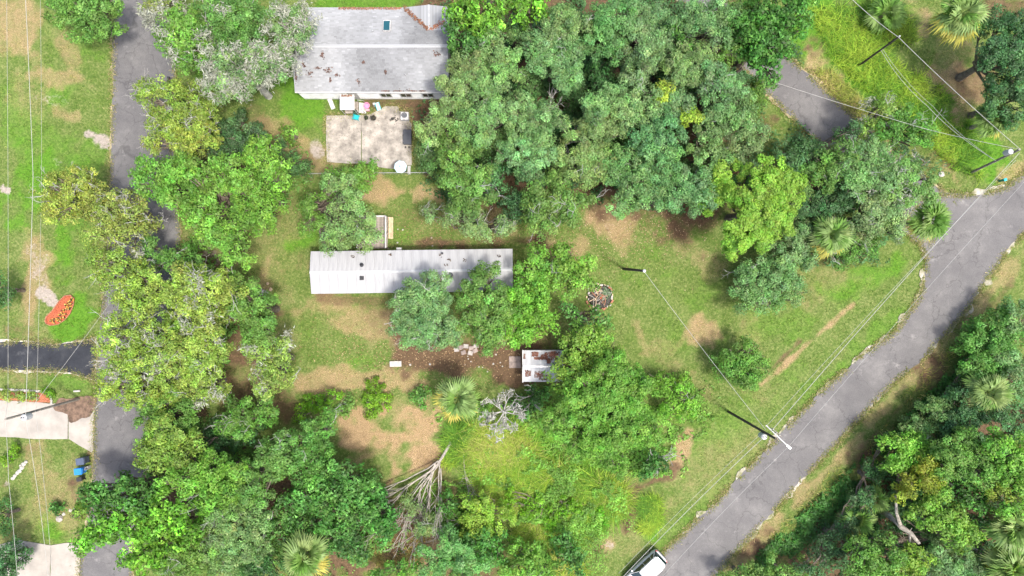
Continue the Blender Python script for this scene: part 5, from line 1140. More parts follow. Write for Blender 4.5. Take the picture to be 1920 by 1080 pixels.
def stones(name, pts, label, matn, grp, s=(.12, .2), seed=1):
    rg = np.random.default_rng(seed)
    for (px, py) in pts:
        sz_ = rg.uniform(*s); o = stone(rg, sz_).build(name, M[matn], None); o.location = at(px, py, 0); o.location.z = -.06; o.rotation_euler.z = rg.uniform(0, 6); tag(o, label, 'stone', grp)
stones('loose_stone', [(879, 661), (877, 668), (878, 673), (883, 678), (883, 661), (872, 684), (898, 688), (905, 689), (925, 682), (938, 680), (942, 687), (914, 697), (930, 665), (769, 684), (806, 683)], 'pale loose stone scattered on the bare earth beside the shed', 'stone', 'loose stones by the shed', (.06, .12), 2)
stones('tan_rock', [(501.7, 531.7), (507.5, 542.5), (496.7, 566.7), (504, 561.7), (488, 568)], 'tan rock lying round the weathered board pile', 'tanstone', 'rocks by the board pile', (.14, .24), 3)
stones('white_rock', [(1765, 327)], 'white rock at the roadside by the junction', 'stone', None, (.25, .3), 4)
stones('lawn_stone', [(746, 430), (755, 431), (745, 455), (809, 446), (811, 461)], 'tiny white stone in the grass behind the mobile home', 'stone', 'white stones behind the mobile home', (.06, .09), 5)
pv = empty('paver_pad', at(880, 650), 0, 'cluster of grey pavers half hidden under the oak', 'pavers')
for i, (dx, dy, r_) in enumerate(((-.9, -.1, .2), (-.35, .05, -.1), (.2, -.15, .1), (.7, .1, 0), (-.6, -.6, .3), (.1, -.65, -.2), (.6, -.4, .4), (-1.3, -.3, .1))): MB().box((dx, dy, .02), (.5, .42, .08), r_).build('paver', M['greystone' if i % 2 else 'paver'], pv)
sp_ = empty('shed_step', at(965.5, 679), 0, 'square grey brown paved pad in front of the shed', 'paving')
for i in range(2):
    for j in range(2): MB().box((-.3 + i * .6, -.3 + j * .6, .02), (.585, .585, .08)).build('paver', M['paver'], sp_)
bp = empty('board_pile', at(486, 551), .35, 'pile of weathered grey boards beside the tan rocks', 'board pile')
for i in range(9): MB().box((random.uniform(-.1, .1), -.45 + (i % 5) * .21, .05 + (i // 5) * .07), (1.5 + random.uniform(-.4, .2), .17, .05), random.uniform(-.12, .12)).build('board', M['boards'], bp)
o = stone(np.random.default_rng(77), .33, .9).build('garden_rock', M['greystone']); o.location = (*at(112, 972)[:2], -.08); tag(o, 'grey garden rock beside the small round dark bush', 'rock')
stones('garden_stone', [(131.5, 957), (139, 955), (119, 964)], 'pale round stone near the yellowing garden shrub', 'stone', 'pale stones near the garden shrub', (.14, .2), 6)
o = MB().box((0, 0, .08), (.66, .18, .16), .05, bev=.03).build('kerb_block', M['stone']); o.location = at(145, 733); tag(o, 'short white block on the grass between the two upper driveways', 'block')

# beds
def kidney(name, poly, h, m, label, parts=None):
    P = rough_poly(poly, .6, 3, 17); cx = sum(p[0] for p in P) / len(P); cy = sum(p[1] for p in P) / len(P); root = empty(name, at(cx, cy), 0, label, 'flower bed'); mb = MB(); n = len(P); o0 = at(cx, cy)
    rings = [(1.0, -.05), (1.0, h * .6), (.8, h), (.4, h * 1.25), (.02, h * 1.3)]; vs = []
    for s_, z in rings: vs += [((at(cx + (x - cx) * s_, cy + (y - cy) * s_)[0] - o0[0]), (at(cx + (x - cx) * s_, cy + (y - cy) * s_)[1] - o0[1]), z) for x, y in P]
    fs_ = [(k * n + i, k * n + (i + 1) % n, (k + 1) * n + (i + 1) % n, (k + 1) * n + i) for k in range(4) for i in range(n)]
    mb.add(vs, [q[::-1] for q in fs_]); mb.build('mulch', m, root, True); return root, P, o0
KB = [(85.5, 602), (87.6, 594), (100, 581.5), (112, 565), (122, 555), (132.5, 553.4), (139.5, 559), (138.5, 571), (132.5, 587.5), (122, 600), (110, 608), (96, 610), (87.6, 607)]
bed, P, o0 = kidney('mulch_bed', KB, .14, M['mulch'], 'kidney shaped bed of bright red mulch on the west lawn')
edge = [tuple(np.array(at(x, y)) - np.array(o0) + np.array([0, 0, .10])) for x, y in P]; MB().tube(edge + [edge[0]], .05, 5, False).build('edging', M['brick'], bed)
rg = np.random.default_rng(61)
def flower(px, py, k):
    r = place('bedding_flower', px, py, 'small yellow and bronze bedding flower along the edge of the red mulch bed', 'flower', z=.13, h=.1, group='flowers in the red mulch bed')
    n = 16; d = rg.normal(0, 1, (n, 3)); d[:, 2] = abs(d[:, 2]) * .6; d /= np.linalg.norm(d, axis=1, keepdims=True)
    v, f, c = leaves(rg, d * .1 + np.array([0, 0, .08]), d, .15, .5, np.array((.07, .10, .03)), .3); link('foliage', np_mesh('foliage', v, f, c), M['leaf'], r)
    for j in range(3):
        v, f, c = leaves(rg, np.array([[rg.normal(0, .07), rg.normal(0, .07), .2]] * 4) + rg.normal(0, .02, (4, 3)), np.tile([0, 0, 1.], (4, 1)), .13, .8, np.array([(.52, .27, .04), (.46, .34, .10), (.16, .08, .04)][(k + j) % 3]), .2); link('bloom', np_mesh('bloom', v, f, c), M['vcol'], r)
TR = [(136, 561), (135, 570), (130, 580), (124, 589), (117, 596), (109, 602), (101, 605), (131, 566), (128, 575), (121, 583), (114, 591), (106, 598), (98, 600), (133, 564), (126, 581), (119, 590), (111, 596), (125, 572), (133, 575), (121, 594), (113, 600), (104, 601), (129, 570), (116, 587)]
for k, (px, py) in enumerate(TR): flower(px + rg.normal(0, .7), py + rg.normal(0, .7), k)
bed2, P, o0 = kidney('mulch_bed', [(-30, 734), (40, 735.5), (85, 737), (94, 742), (95, 755.5), (60, 753), (-30, 748)], .10, M['oldmulch'], 'long faded mulch bed beside the muddy concrete driveway')
rg = np.random.default_rng(62)
path = [(-4 + i * 3.6, 729.5 + i * .19) for i in range(24)] + [(83, 735), (87.5, 736), (91.5, 739), (94.5, 743), (96, 747), (96.5, 751), (96.5, 755)]
for (px, py) in path: o = stone(rg, rg.uniform(.11, .15), .8).build('edging_stone', M['stone'], bed2); p_ = at(px, py); o.location = (p_[0] - o0[0], p_[1] - o0[1], -.03)
for (px, py) in ((34, 743), (56, 742), (8, 742)): T('lichen', .5, [(px, py, 6)], 'small low plant inside the faded mulch bed', 'bedding_plant', 'plant', 'plants in the faded mulch bed')
st = empty('stone_edging', at(36, 884), 0, 'short arc of white stones edging the bare garden bed', 'stone edging'); rg = np.random.default_rng(63)
for (px, py, s_) in ((24, 897, .2), (28, 892, .19), (33, 887, .2), (37, 883, .22), (41, 877, .22), (45, 870, .24), (49, 866, .17), (38, 873, .12)): o = stone(rg, s_, .8).build('edging_stone', M['stone'], st); p_ = at(px, py); q_ = at(36, 884); o.location = (p_[0] - q_[0], p_[1] - q_[1], -.05)

# wheeled bins
def wbin(px, py, rz, body, lid, label, s=1.0):
    r = place('wheeled_bin', px, py, label, 'bin', rz, 0, .6)
    MB().box((0, 0, .52 * s), (.5 * s, .55 * s, .92 * s), taper=1.16, bev=.03).build('body', M[body], r)
    MB().box((0, .0, 1.02 * s), (.62 * s, .72 * s, .07 * s), 0, -.06, bev=.025).build('lid', M[lid], r)
    MB().tube([(-.24 * s, .40 * s, .95 * s), (.24 * s, .40 * s, .95 * s)], .02, 6).build('handle', M[body], r)
    for k in (-1, 1): MB().lathe((0, 0, 0), [(.11 * s, -.03), (.13 * s, -.02), (.13 * s, .02), (.11 * s, .03)], 12).build('wheel', M['black_rubber'], r).matrix_local = Matrix.Translation((k * .26 * s, .27 * s, .13 * s)) @ Matrix.Rotation(math.pi / 2, 4, 'Y')
wbin(156, 863, -1.45, 'navy', 'navy', 'dark navy wheeled bin with rounded lid beside the blue bin', 1.12)
wbin(151.5, 882, -1.5, 'blue', 'blue', 'bright blue wheeled recycling bin at the roadside', 1.05)
wbin(149.5, 898, -1.4, 'dark', 'dark', 'small black bin next to the blue bin', .72)
r = place('cardboard_box', 164, 877, 'open white box leaning beside the blue bin', 'box', .3, 0, .3)
for (c_, d_) in (((0, .14, .28), (.4, .02, .5)), ((0, -.14, .28), (.4, .02, .5)), ((.2, 0, .28), (.02, .28, .5)), ((-.2, 0, .28), (.02, .28, .5))): MB().box(c_, d_).build('side', M['white'], r)
MB().box((0, 0, .02), (.4, .28, .03)).build('base', M['white'], r)
# mailbox, barrel, pedestal
r = place('mailbox', 316, 149, 'dark mailbox on a post at the road edge below the light green oak', 'mailbox', 1.5, 0, 1.1)
MB().box((0, 0, .5), (.09, .09, 1.1)).build('post', M['wood_pole'], r); MB().tube([(-.28, 0, 1.12), (.28, 0, 1.12)], .13, 10).build('box', M['dark'], r); MB().box((.0, -.15, 1.22), (.05, .02, .16)).build('flag', M['red'], r)
r = place('plastic_barrel', 1180, 122, 'blue plastic barrel in a gap of the woods', 'barrel', 0, 0, .9)
MB().lathe((0, 0, 0), [(.26, 0), (.3, .06), (.29, .28), (.31, .31), (.29, .34), (.29, .58), (.31, .61), (.29, .64), (.3, .84), (.26, .9)], 18).build('body', M['blue'], r, True)
for k in (-1, 1): MB().lathe((k * .14, 0, .9), [(.05, 0), (.05, .03), (.03, .035)], 8).build('bung', M['white'], r)
r = place('cable_pedestal', 1884, 337, 'green cable pedestal in the grass by the junction', 'pedestal', .4, 0, .7)
MB().box((0, 0, .36), (.26, .22, .8), taper=.92, bev=.02).build('housing', M['green'], r); MB().box((0, 0, .79), (.32, .28, .08), bev=.02).build('cap', M['teal'], r)

# ------------------------------------------------------------------ poles and lines
def pole(base, top_px, H, label, m='wood_pole', r0=.135, name='utility_pole'):
    bx, by, _ = at(*base); tx, ty, _ = at(*top_px, H); r = empty(name, (bx, by, 0), 0, label, 'pole')
    MB().tube([(0, 0, -.2), ((tx - bx) * .5, (ty - by) * .5, H * .5), (tx - bx, ty - by, H)], [r0, r0 * .88, r0 * .76], 10).build('shaft', M[m], r); return r, (tx - bx, ty - by, H)
def rel(r, px, py, h): p = at(px, py, h); return (p[0] - r.location.x, p[1] - r.location.y, h)
pA, tA = pole((1366, 772), (1455, 823), 12.2, 'dark wooden power pole with street lamp arm beside the diagonal road')
arm0, arm1 = rel(pA, 1436, 797, 10.8), rel(pA, 1479, 838, 10.8)
MB().tube([arm0, arm1], .055, 7).build('lamp_arm', M['white'], pA)
lm = MB().box((arm1[0], arm1[1], 10.78), (.5, .2, .12), math.atan2(arm1[1] - arm0[1], arm1[0] - arm0[0]), bev=.03).build('lamp_head', M['steel'], pA)
c_ = rel(pA, 1431, 818, 9.6); MB().lathe((c_[0], c_[1], 9.0), [(.22, 0), (.27, .05), (.27, .85), (.22, .92), (.1, .95)], 14).build('transformer', M['whitemetal'], pA)
for dx in (-.1, .1): MB().lathe((c_[0] + dx, c_[1], 9.93), [(.04, 0), (.05, .08), (.03, .2)], 8).build('bushing', M['dark'], pA)
MB().tube([c_[:2] + (9.5,), (tA[0] * .79, tA[1] * .79, 9.6)], .04, 6).build('bracket', M['steel'], pA)
for (px, py) in ((1450, 805), (1456, 812), (1462, 816)): q_ = rel(pA, px, py, 11.4); MB().lathe((q_[0], q_[1], 11.2), [(.05, 0), (.08, .1), (.05, .22)], 8).build('insulator', M['stone'], pA); 
MB().tube([rel(pA, 1446, 802, 11.2), rel(pA, 1466, 819, 11.2)], .05, 6).build('crossarm', M['grey_pole'], pA)
pB, tB = pole((1170, 504), (1208, 508), 9.0, 'dark service pole standing alone on the right lawn', r0=.145)
MB().lathe((tB[0], tB[1], 9.0), [(.14, 0), (.15, .05), (.04, .1)], 8).build('cap', M['steel'], pB)
pC, tC = pole((1612, 122), (1685, 69), 8.4, 'thin dark power pole in the weedy ditch beside the pale palm', r0=.11)
MB().lathe((tC[0], tC[1], 8.35), [(.05, 0), (.1, .1), (.06, .25)], 8).build('insulator', M['steel'], pC)
pD, tD = pole((1823, 323), (1912, 280), 10, 'grey weathered power pole at the corner of the junction', 'grey_pole', .13)
MB().lathe((tD[0] - .3, tD[1] - .05, 8.6), [(.2, 0), (.25, .05), (.25, .75), (.2, .8)], 12).build('transformer', M['whitemetal'], pD)
pE, tE = pole((148, 748), (10, 786), 10.3, 'pale grey power pole leaning over the muddy concrete driveway', 'grey_pole', .13)
c_ = rel(pE, 48, 782, 8.3); MB().lathe((c_[0], c_[1], 7.7), [(.25, 0), (.3, .05), (.3, .85), (.25, .9), (.1, .93)], 14).build('transformer', M['whitemetal'], pE); MB().tube([(c_[0], c_[1], 8.2), (tE[0] * .79, tE[1] * .79, 8.2)], .04, 6).build('bracket', M['steel'], pE)
for dx in (-.1, .1): MB().lathe((c_[0] + dx, c_[1], 8.6), [(.04, 0), (.05, .08), (.03, .2)], 8).build('bushing', M['dark'], pE)
def cable(pts, label, r=.028, sag=.35, m='wire', group=None):
    P = [np.array(at(px, py, h)) for px, py, h in pts]; out = []
    for a_, b_ in zip(P[:-1], P[1:]):
        n = 10
        for i in range(n if b_ is not P[-1] else n + 1): t = i / n; q_ = a_ + (b_ - a_) * t; q_[2] -= 4 * sag * t * (1 - t); out.append(q_)
    o0 = out[0].copy(); o = MB().tube([q_ - o0 for q_ in out], r, 5).build('power_line', M[m]); o.location = o0; tag(o, label, 'cable', group); return o
cable([(1912, 286, 9.6), (1448, 806, 11.3)], 'bright power line from the junction pole to the lamp pole', .022)
cable([(1436, 816, 10.4), (1160, 1090, 10.4)], 'bright power line running on from the lamp pole past the white car', .022)
cable([(1940, 320, 9.0), (1478, 838, 10.6)], 'thin wire over the diagonal road up to the lamp arm', .013)
cable([(1478, 838, 10.6), (1225, 1100, 9.6)], 'thin wire over the diagonal road on from the lamp arm', .013)
cable([(1905, 300, 6.8), (1436, 800, 7.6)], 'thin lower wire beside the bright line above the lawn', .013)
cable([(1425, 815, 7.4), (1160, 1075, 7.4)], 'thin lower wire from the lamp pole to the white car', .013)
cable([(1685, 70, 8.5), (1560, -40, 8.5)], 'power line leaving the ditch pole over the weeds', .022)
cable([(1685, 70, 8.5), (1912, 279, 9.7)], 'power line from the ditch pole to the junction pole', .022, .2)
cable([(1652, 94, 5.2), (1740, 200, 4.6), (1868, 302, 6.0)], 'slack lower cable from the ditch pole to the junction pole', .018, .5)
cable([(1655, 92, 5.4), (1750, 200, 4.8), (1868, 302, 6.2)], 'second slack cable beside the lower ditch cable', .013, .45)
cable([(1912, 280, 9.5), (1740, 243, 7.2), (1455, 155, 6.2)], 'pale service wire from the junction pole over the side street', .017, .15)
cable([(1207, 508, 8.9), (1436, 806, 10.0)], 'pale service wire from the lone lawn pole to the lamp pole', .017, .5)
cable([(46, -40, 9.5), (62, 330, 8.9), (48, 778, 9.4)], 'bright power line crossing the west lawn to the leaning pole', .022, .05)
cable([(12, -40, 7), (15, 720, 7), (10, 786, 9.0)], 'thin wire along the fringe of the west lawn', .013, .1)
cable([(75, -40, 6), (78, 330, 5.6), (68, 770, 6.4)], 'faint low wire crossing the west lawn', .011, .05)
cable([(48, 786, 8.8), (72, 930, 8.6), (92, 1100, 8.8)], 'power line from the leaning pole over the dry lawn', .017, .05)
cable([(66, 770, 7.4), (82, 900, 7.2), (100, 1100, 7.4)], 'second wire from the leaning pole over the dry lawn', .013, .05)
cable([(10, 786, 9.0), (16, 900, 8.8), (34, 1100, 8.9)], 'thin wire beside the bare garden bed', .016, .05)
cable([(-30, 764, 8.6), (46, 777, 8.5)], 'dark wire reaching the transformer of the leaning pole', .016, .02)
cable([(60, 762, 7.6), (158, 634, 6.0), (240, 520, 5.5)], 'pale service wire across the black driveway', .014, .1)

# ------------------------------------------------------------------ white car
def car(px, py, rz):
    x, y, _ = at(px, py); r = empty('parked_car', (x, y, .02), rz, 'white sport utility car parked at the edge of the diagonal road', 'car')
    st = [(-2.32, .62, .45, .80), (-2.25, .80, .36, .98), (-1.9, .91, .32, 1.02), (-1.2, .94, .30, 1.04), (0, .95, .30, 1.04), (1.0, .94, .30, 1.03), (1.6, .92, .32, .99), (2.05, .85, .36, .90), (2.28, .62, .45, .74)]
    vs, n = [], 10
    for X, w, z0, z1 in st: vs += [(X, yy * w, z0 + (z1 - z0) * zz) for yy, zz in ((-.86, 0), (-1, .18), (-1, .62), (-.95, .86), (-.80, 1.0), (.80, 1.0), (.95, .86), (1, .62), (1, .18), (.86, 0))]
    f = [(i * n + k, (i + 1) * n + k, (i + 1) * n + (k + 1) % n, i * n + (k + 1) % n) for i in range(len(st) - 1) for k in range(n)] + [tuple(range(n)), tuple((len(st) - 1) * n + k for k in range(n))[::-1]]
    body = MB().add(vs, [q[::-1] for q in f]).build('body', M['carpaint'], r, True)
    # greenhouse : glass body, roof panel and pillars
    base = [(-2.16, .80), (-1.9, .86), (.55, .86), (1.30, .80)]; top = [(-1.66, .68), (-1.40, .73), (.05, .73), (.42, .68)]
    zb, zt = 1.0, 1.60
    vs = [(X, -w, zb) for X, w in base] + [(X, w, zb) for X, w in base[::-1]] + [(X, -w, zt) for X, w in top] + [(X, w, zt) for X, w in top[::-1]]
    MB().add(vs, [(i, (i + 1) % 8, 8 + (i + 1) % 8, 8 + i) for i in range(8)] + [tuple(range(8, 16))]).build('window_glass', M['glass'], r)
    rt_ = [(-1.90, .64), (-1.82, .74), (-1.3, .78), (.0, .78), (.36, .73), (.50, .62)]
    vs = [(X, -w, 1.585) for X, w in rt_] + [(X, w, 1.585) for X, w in rt_[::-1]]; m_ = len(vs); vs2 = [(X * .97 - .02, w * .93, 1.66) for X, w, _ in vs]; vs3 = [(X * .8 - .1, w * .6, 1.69) for X, w, _ in vs]
    MB().add(vs + vs2 + vs3, [(i, (i + 1) % m_, m_ + (i + 1) % m_, m_ + i) for i in range(m_)] + [(m_ + i, m_ + (i + 1) % m_, 2 * m_ + (i + 1) % m_, 2 * m_ + i) for i in range(m_)] + [tuple(range(2 * m_, 3 * m_)), tuple(range(m_))[::-1]]).build('roof', M['carpaint'], r, True)
    for s_ in (-1, 1):
        for (xb, xt) in ((1.24, .42), (-.35, -.45), (-1.35, -1.3), (-1.98, -1.62)): MB().tube([(xb, s_ * .862, zb), (xt, s_ * .745, zt)], .035, 5).build('pillar', M['carpaint'], r)
        MB().tube([(-1.6, s_ * .70, 1.70), (-1.5, s_ * .70, 1.76), (.1, s_ * .70, 1.74), (.2, s_ * .70, 1.68)], .022, 6).build('roof_rail', M['steel'], r)
        MB().box((.95, s_ * 1.03, 1.08), (.16, .2, .14), bev=.03).build('mirror', M['carpaint'], r)
        MB().box((-2.20, s_ * .70, .86), (.16, .26, .16), s_ * -.35, bev=.02).build('tail_light', M['red'], r)
        MB().box((2.14, s_ * .62, .76), (.2, .3, .12), s_ * .4, bev=.02).build('headlight', M['glass'], r)
        for X in (-1.35, 1.4):
            w = MB().lathe((0, 0, 0), [(.24, -.11), (.33, -.1), (.35, -.05), (.35, .05), (.33, .1), (.24, .11)], 20).build('wheel', M['black_rubber'], r, True); w.matrix_local = Matrix.Translation((X, s_ * .84, .35)) @ Matrix.Rotation(math.pi / 2, 4, 'X')
            MB().lathe((0, 0, 0), [(.23, -.115), (.2, -.09), (.08, -.118), (.08, .118), (.2, .09), (.23, .115)], 14).build('rim', M['rim'], w)
        for X in (-.42, .5): MB().box((X - .35, s_ * .955, .86), (.14, .03, .03)).build('door_handle', M['steel'], r)
    MB().box((-2.30, 0, .52), (.14, 1.3, .16), bev=.04).build('rear_bumper', M['charcoal'], r); MB().box((2.26, 0, .5), (.14, 1.2, .2), bev=.04).build('front_bumper', M['charcoal'], r)
    MB().box((-1.90, 0, 1.62), (.14, 1.1, .04), 0, 0, -.1, bev=.015).build('spoiler', M['carpaint'], r)
car(1207, 1064, math.radians(223))

# ------------------------------------------------------------------ grass
def blades(name, n, region, h, w, colfn, label, seed, curve=.6, accept=None):
    rg = np.random.default_rng(seed); x0, y0, x1, y1 = region
    X, Y = rg.uniform(x0, x1, n), rg.uniform(y0, y1, n); k = ~paved(X, Y)
    cv = cover_at(X, Y)
    if accept is not None: k &= accept(X, Y, cv, rg)
    X, Y = X[k], Y[k]; cv = {a_: b_[k] for a_, b_ in cv.items()}; n = len(X); cv['_x'], cv['_y'] = X, Y
    hh = h(cv, rg, n); a_ = rg.uniform(0, 6.28, n); ln = hh * rg.uniform(.3, .9, n) * curve
    dx, dy = np.cos(a_), np.sin(a_); px, py = -dy * w * .5, dx * w * .5; z = np.full(n, -.07)
    b0 = np.stack([X - px, Y - py, z], 1); b1 = np.stack([X + px, Y + py, z], 1); m0 = np.stack([X + dx * ln * .45 + px * .8, Y + dy * ln * .45 + py * .8, hh * .75], 1); m1 = np.stack([X + dx * ln * .45 - px * .8, Y + dy * ln * .45 - py * .8, hh * .75], 1); t = np.stack([X + dx * ln * 1.3, Y + dy * ln * 1.3, hh * .85], 1)
    c = colfn(cv, rg, n)
    V = np.stack([b0, b1, m0, m1, t], 1).reshape(-1, 3); i = np.arange(n) * 5
    F = np.concatenate([np.stack([i, i + 1, i + 2], 1), np.stack([i, i + 2, i + 3], 1), np.stack([i + 3, i + 2, i + 4], 1)])
    TRIS[0] += len(F)
    o = link(name, np_mesh(name, V, F, np.repeat(c, 5, 0)), M['grass']); return tag(o, label, 'grass', kind='stuff')
def gcol(cv, rg, n):
    g = np.array((.115, .215, .035)); l = np.array((.12, .28, .02)); s_ = np.array((.46, .37, .18)); d_ = np.array((.20, .15, .07))
    c = np.tile(g, (n, 1)); q_ = lambda a_: np.clip(a_ + rg.normal(0, .18, n), 0, 1)[:, None]
    for key, cc in (('lush', l), ('dry', s_), ('dirt', d_)): t = q_(cv[key]); c = c * (1 - t) + cc * t
    return c * np.exp(rg.normal(0, .28, (n, 1)))
blades('lawn_grass', 190000, (-53, -30.5, 53, 30.5), lambda cv, rg, n: rg.uniform(.06, .16, n) * (1 + .9 * cv['lush']), .035, gcol, 'short mixed green and straw grass of the lawns', 71, 1.1, lambda X, Y, cv, rg: (rg.random(len(X)) > .75 * np.maximum(cv['dirt'], cv['sand'])) & (rg.random(len(X)) < np.clip((fbm(X, Y, 1.1, 55) - .36) * 5, .12, 1)))
def tall(poly, n, seed, label, cols, h0=.5, h1=1.0, w=.045):
    xs = [at(*p)[0] for p in poly]; ys = [at(*p)[1] for p in poly]
    def acc(X, Y, cv, rg): px, py = to_px(X, Y); return inpoly(px, py, rough_poly(poly, 8, 12, seed)) & (fbm(X, Y, .5, seed) > .42)
    def cf(cv, rg, n):
        px_, py_ = cv['_x'], cv['_y']; u = (fbm(px_, py_, .45, seed + 3) - .5) * 7 + len(cols) / 2 + rg.normal(0, .6, n)
        return np.array(cols)[np.clip(u, 0, len(cols) - 1).astype(int)] * np.exp(rg.normal(0, .25, (n, 1)))
    blades('tall_grass', n, (min(xs), min(ys), max(xs), max(ys)), lambda cv, rg, n: rg.uniform(h0, h1, n), w, cf, label, seed, 2.2, acc)
GR = ((.11, .25, .03), (.20, .36, .035), (.30, .42, .05), (.40, .41, .12))
tall([(850, 800), (960, 800), (1060, 880), (1130, 900), (1180, 910), (1160, 960), (1090, 990), (1010, 980), (940, 930), (880, 890), (850, 850)], 46000, 72, 'tall lime green grass below the largest tree', GR, .5, 1.3)
tall([(990, 960), (1090, 985), (1160, 950), (1160, 1000), (1120, 1000), (1090, 1040), (1100, 1090), (1000, 1090), (960, 1010)], 16000, 80, 'tangled yellow green grass running down from the tall lime grass', GR, .5, 1.1)
tall([(1180, 940), (1230, 930), (1240, 970), (1215, 1000), (1185, 990)], 5000, 73, 'island of lush grass inside the worn roadside track', GR[:3], .3, .6)
tall([(1510, 20), (1600, 10), (1700, 20), (1740, 130), (1860, 290), (1840, 340), (1790, 320), (1650, 200), (1560, 110)], 26000, 74, 'rank green grass in the ditch under the eastern power line', GR[:3], .3, .7)
tall([(690, 1050), (720, 1000), (770, 985), (795, 1010), (780, 1050), (740, 1065)], 5000, 75, 'straw coloured tall grass in the lower clearing', ((.44, .34, .13), (.34, .26, .09), (.28, .27, .08)), .4, .8)
tall([(1030, 990), (1070, 985), (1080, 1020), (1050, 1060), (1025, 1040)], 3500, 76, 'olive tall grass by the bare pinkish earth', ((.24, .24, .06), (.36, .30, .12), (.17, .24, .04)), .4, .8)
tall([(1520, 130), (1560, 130), (1680, 250), (1640, 260)], 6000, 77, 'dry yellow grass along the side street', ((.46, .40, .16), (.36, .36, .10), (.26, .32, .06)), .2, .45)
tall([(1440, 1000), (1640, 800), (1780, 640), (1800, 660), (1650, 850), (1470, 1050)], 9000, 78, 'rough yellow green grass on the verge of the diagonal road', ((.36, .32, .10), (.22, .28, .05), (.44, .36, .16)), .15, .4)
tall([(860, 790), (830, 810), (830, 870), (860, 880), (900, 830)], 3500, 79, 'green grass at the root of the fallen dead tree', GR[:3], .3, .6)
# fallen leaves and small weeds on the yards
litter('leaf_litter', lambda rg: (*at(rg.normal(790, 120), rg.normal(660, 50))[:2], -.01), 2600, 'brown fallen leaves scattered over the yard round the white slab', ((.20, .12, .06), (.30, .20, .10), (.12, .07, .04), (.40, .30, .17)), .12, 39)
litter('leaf_litter', lambda rg: (*at(rg.normal(850, 90), rg.normal(430, 28))[:2], -.01), 1300, 'brown fallen leaves behind the mobile home', ((.20, .12, .06), (.28, .18, .10), (.12, .07, .04)), .12, 40)
litter('leaf_litter', lambda rg: (*at(rg.normal(1180, 90), rg.normal(430, 40))[:2], -.01), 1500, 'dry leaves and straw scraps below the edge of the woods', ((.30, .20, .11), (.42, .32, .20), (.18, .11, .06)), .12, 42)
# patio grime and road edge tufts
litter('leaf_litter', lambda rg: (*at(rg.uniform(615, 770), 222 + 85 * rg.beta(.7, 1.3))[:2], .052), 150, 'dark leaf crumbs strewn over the patio concrete', ((.07, .06, .05), (.14, .11, .08), (.20, .17, .13)), .10, 37)
litter('leaf_litter', lambda rg: (*at(rg.normal(650, 18), rg.normal(262, 22))[:2], .052), 160, 'fine grey crumbs over the stained left half of the patio', ((.13, .12, .11), (.20, .18, .16)), .09, 38)
def edge_tufts(poly, n, seed, label, cols, y_lo=-80):
    rg = np.random.default_rng(seed); P = np.array([at(*p)[:2] for p in poly]); Q = np.roll(P, -1, 0); L = np.hypot(*(Q - P).T); i = rg.choice(len(P), n, p=L / L.sum()); t = rg.random(n)[:, None]
    X = P[i] + (Q[i] - P[i]) * t + rg.normal(0, .22, (n, 2)); k = fbm(X[:, 0], X[:, 1], .6, seed) > .40; X = X[k]; n = len(X)
    h = rg.uniform(.05, .16, n); a_ = rg.uniform(0, 6.28, n); d = np.stack([np.cos(a_), np.sin(a_)], 1); e = np.stack([-d[:, 1], d[:, 0]], 1) * .028; z0 = np.full((n, 1), .0)
    V = np.stack([np.hstack([X - e, z0]), np.hstack([X + e, z0]), np.hstack([X + d * (h * 1.6)[:, None], h[:, None]])], 1).reshape(-1, 3)
    c = np.array(cols)[rg.integers(0, len(cols), n)] * np.exp(rg.normal(0, .3, (n, 1)))
    o = link('verge_grass', np_mesh('verge_grass', V, np.arange(3 * n).reshape(n, 3), np.repeat(c, 3, 0)), M['grass']); tag(o, label, 'grass', kind='stuff')
EC = ((.20, .23, .06), (.30, .26, .12), (.14, .20, .04), (.36, .30, .17))
edge_tufts(EAST_ROAD, 26000, 81, 'ragged grass creeping over the edge of the diagonal road', EC)
edge_tufts(WEST_ROAD, 16000, 82, 'ragged grass creeping over the edge of the west road', EC)
edge_tufts(NORTH_STREET, 12000, 83, 'ragged grass creeping over the edge of the side street', EC)
edge_tufts(BLACK_DRIVE, 5000, 84, 'ragged grass along the black driveway', EC)
edge_tufts(PATIO, 3500, 85, 'ragged grass along the edge of the patio', EC)
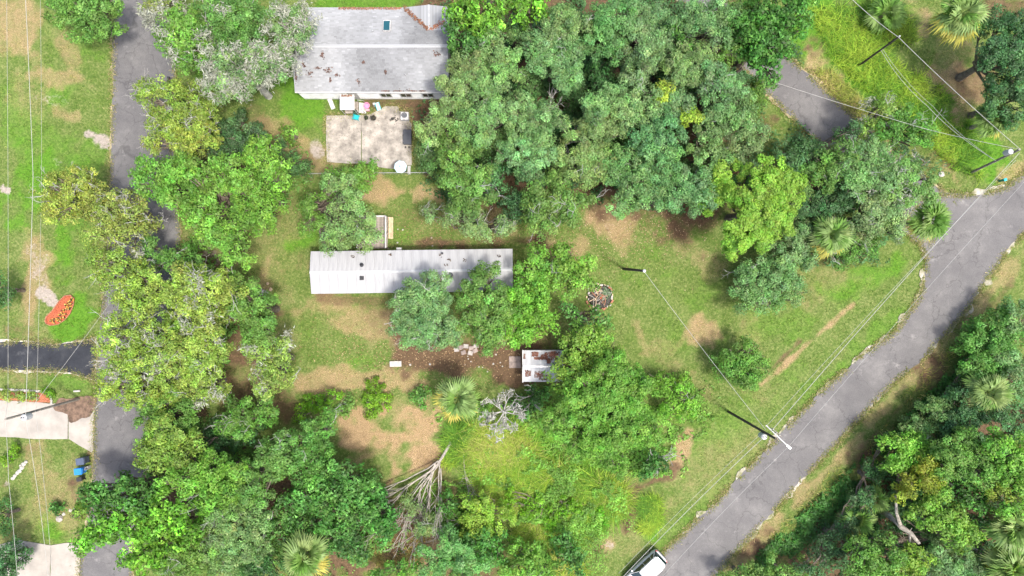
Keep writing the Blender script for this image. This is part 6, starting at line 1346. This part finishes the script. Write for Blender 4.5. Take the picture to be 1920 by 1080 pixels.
# low leafy ground cover on the floor of the woods
def ground_cover(caps, n, sp, label, seed, thr=.45, zmax=1.0, L=.3):
    rg = np.random.default_rng(seed); P = []
    w = np.array([(math.hypot(c[2] - c[0], c[3] - c[1]) * 2 * c[4] + math.pi * c[4] ** 2) for c in caps]); w /= w.sum()
    for c, q_ in zip(caps, w):
        m_ = int(n * q_); t = rg.random(m_); a_ = rg.uniform(0, 6.28, m_); rr = c[4] * np.sqrt(rg.random(m_)) * 1.1
        px = c[0] + (c[2] - c[0]) * t + rr * np.cos(a_); py = c[1] + (c[3] - c[1]) * t + rr * np.sin(a_)
        P.append(np.stack([(px - 960) / PPM, (540 - py) / PPM], 1))
    P = np.concatenate(P); g = fbm(P[:, 0], P[:, 1], .55, seed); k = (g > thr) & ~paved(P[:, 0], P[:, 1]); P, g = P[k], g[k]; m_ = len(P)
    z = np.clip((g - thr) * 6, .1, 1) * zmax * rg.uniform(.25, 1, m_); pts = np.stack([P[:, 0], P[:, 1], z], 1)
    col = np.array(SPEC[sp][0]) * np.exp((fbm(P[:, 0], P[:, 1], .8, seed + 5) - .5) * 1.6)[:, None]
    v, f, c_ = leaves(rg, pts, np.tile([0, 0, .8], (m_, 1)), L, .6, col, .35)
    o = link('ground_cover', np_mesh('ground_cover', v, f, c_), M['leaf']); tag(o, label, 'undergrowth', kind='stuff')
ground_cover([(900, 60, 1350, 120, 110), (900, 220, 1330, 280, 120), (1380, 60, 1440, 120, 60), (840, 330, 940, 380, 50)], 60000, 'deep', 'low dark leafy undergrowth on the floor of the woods', 91)
ground_cover([(260, 600, 480, 640, 60), (280, 860, 600, 980, 110), (600, 980, 720, 1000, 60), (350, 320, 520, 330, 70), (430, 60, 520, 80, 60), (300, 480, 400, 500, 40)], 40000, 'oak', 'low leafy undergrowth beneath the roadside and lower left trees', 92, .48)
ground_cover([(1560, 1060, 1920, 740, 80), (1700, 1080, 1920, 900, 130), (1500, 300, 1700, 330, 70), (1460, 440, 1640, 440, 55)], 42000, 'deep', 'low dark leafy undergrowth of the eastern woods', 93, .44)
ground_cover([(820, 960, 1080, 1040, 60), (870, 1070, 1060, 1070, 40), (1060, 900, 1140, 960, 50), (940, 880, 1060, 960, 60)], 60000, 'fresh', 'tangled bright weeds in the thicket below the largest tree', 94, .46, 1.5, .2)
ground_cover([(1430, 1060, 1660, 850, 24), (1660, 850, 1820, 680, 20)], 9000, 'dark', 'strip of dark creeping weeds behind the dry verge', 95, .40, .6)
ground_cover([(1010, 790, 1290, 760, 60), (1180, 860, 1260, 870, 30), (850, 790, 960, 800, 40)], 14000, 'fresh', 'bright weeds growing round the foot of the largest tree', 96, .46, .7)
print('TRIS', TRIS[0], 'objects', len(bpy.data.objects))
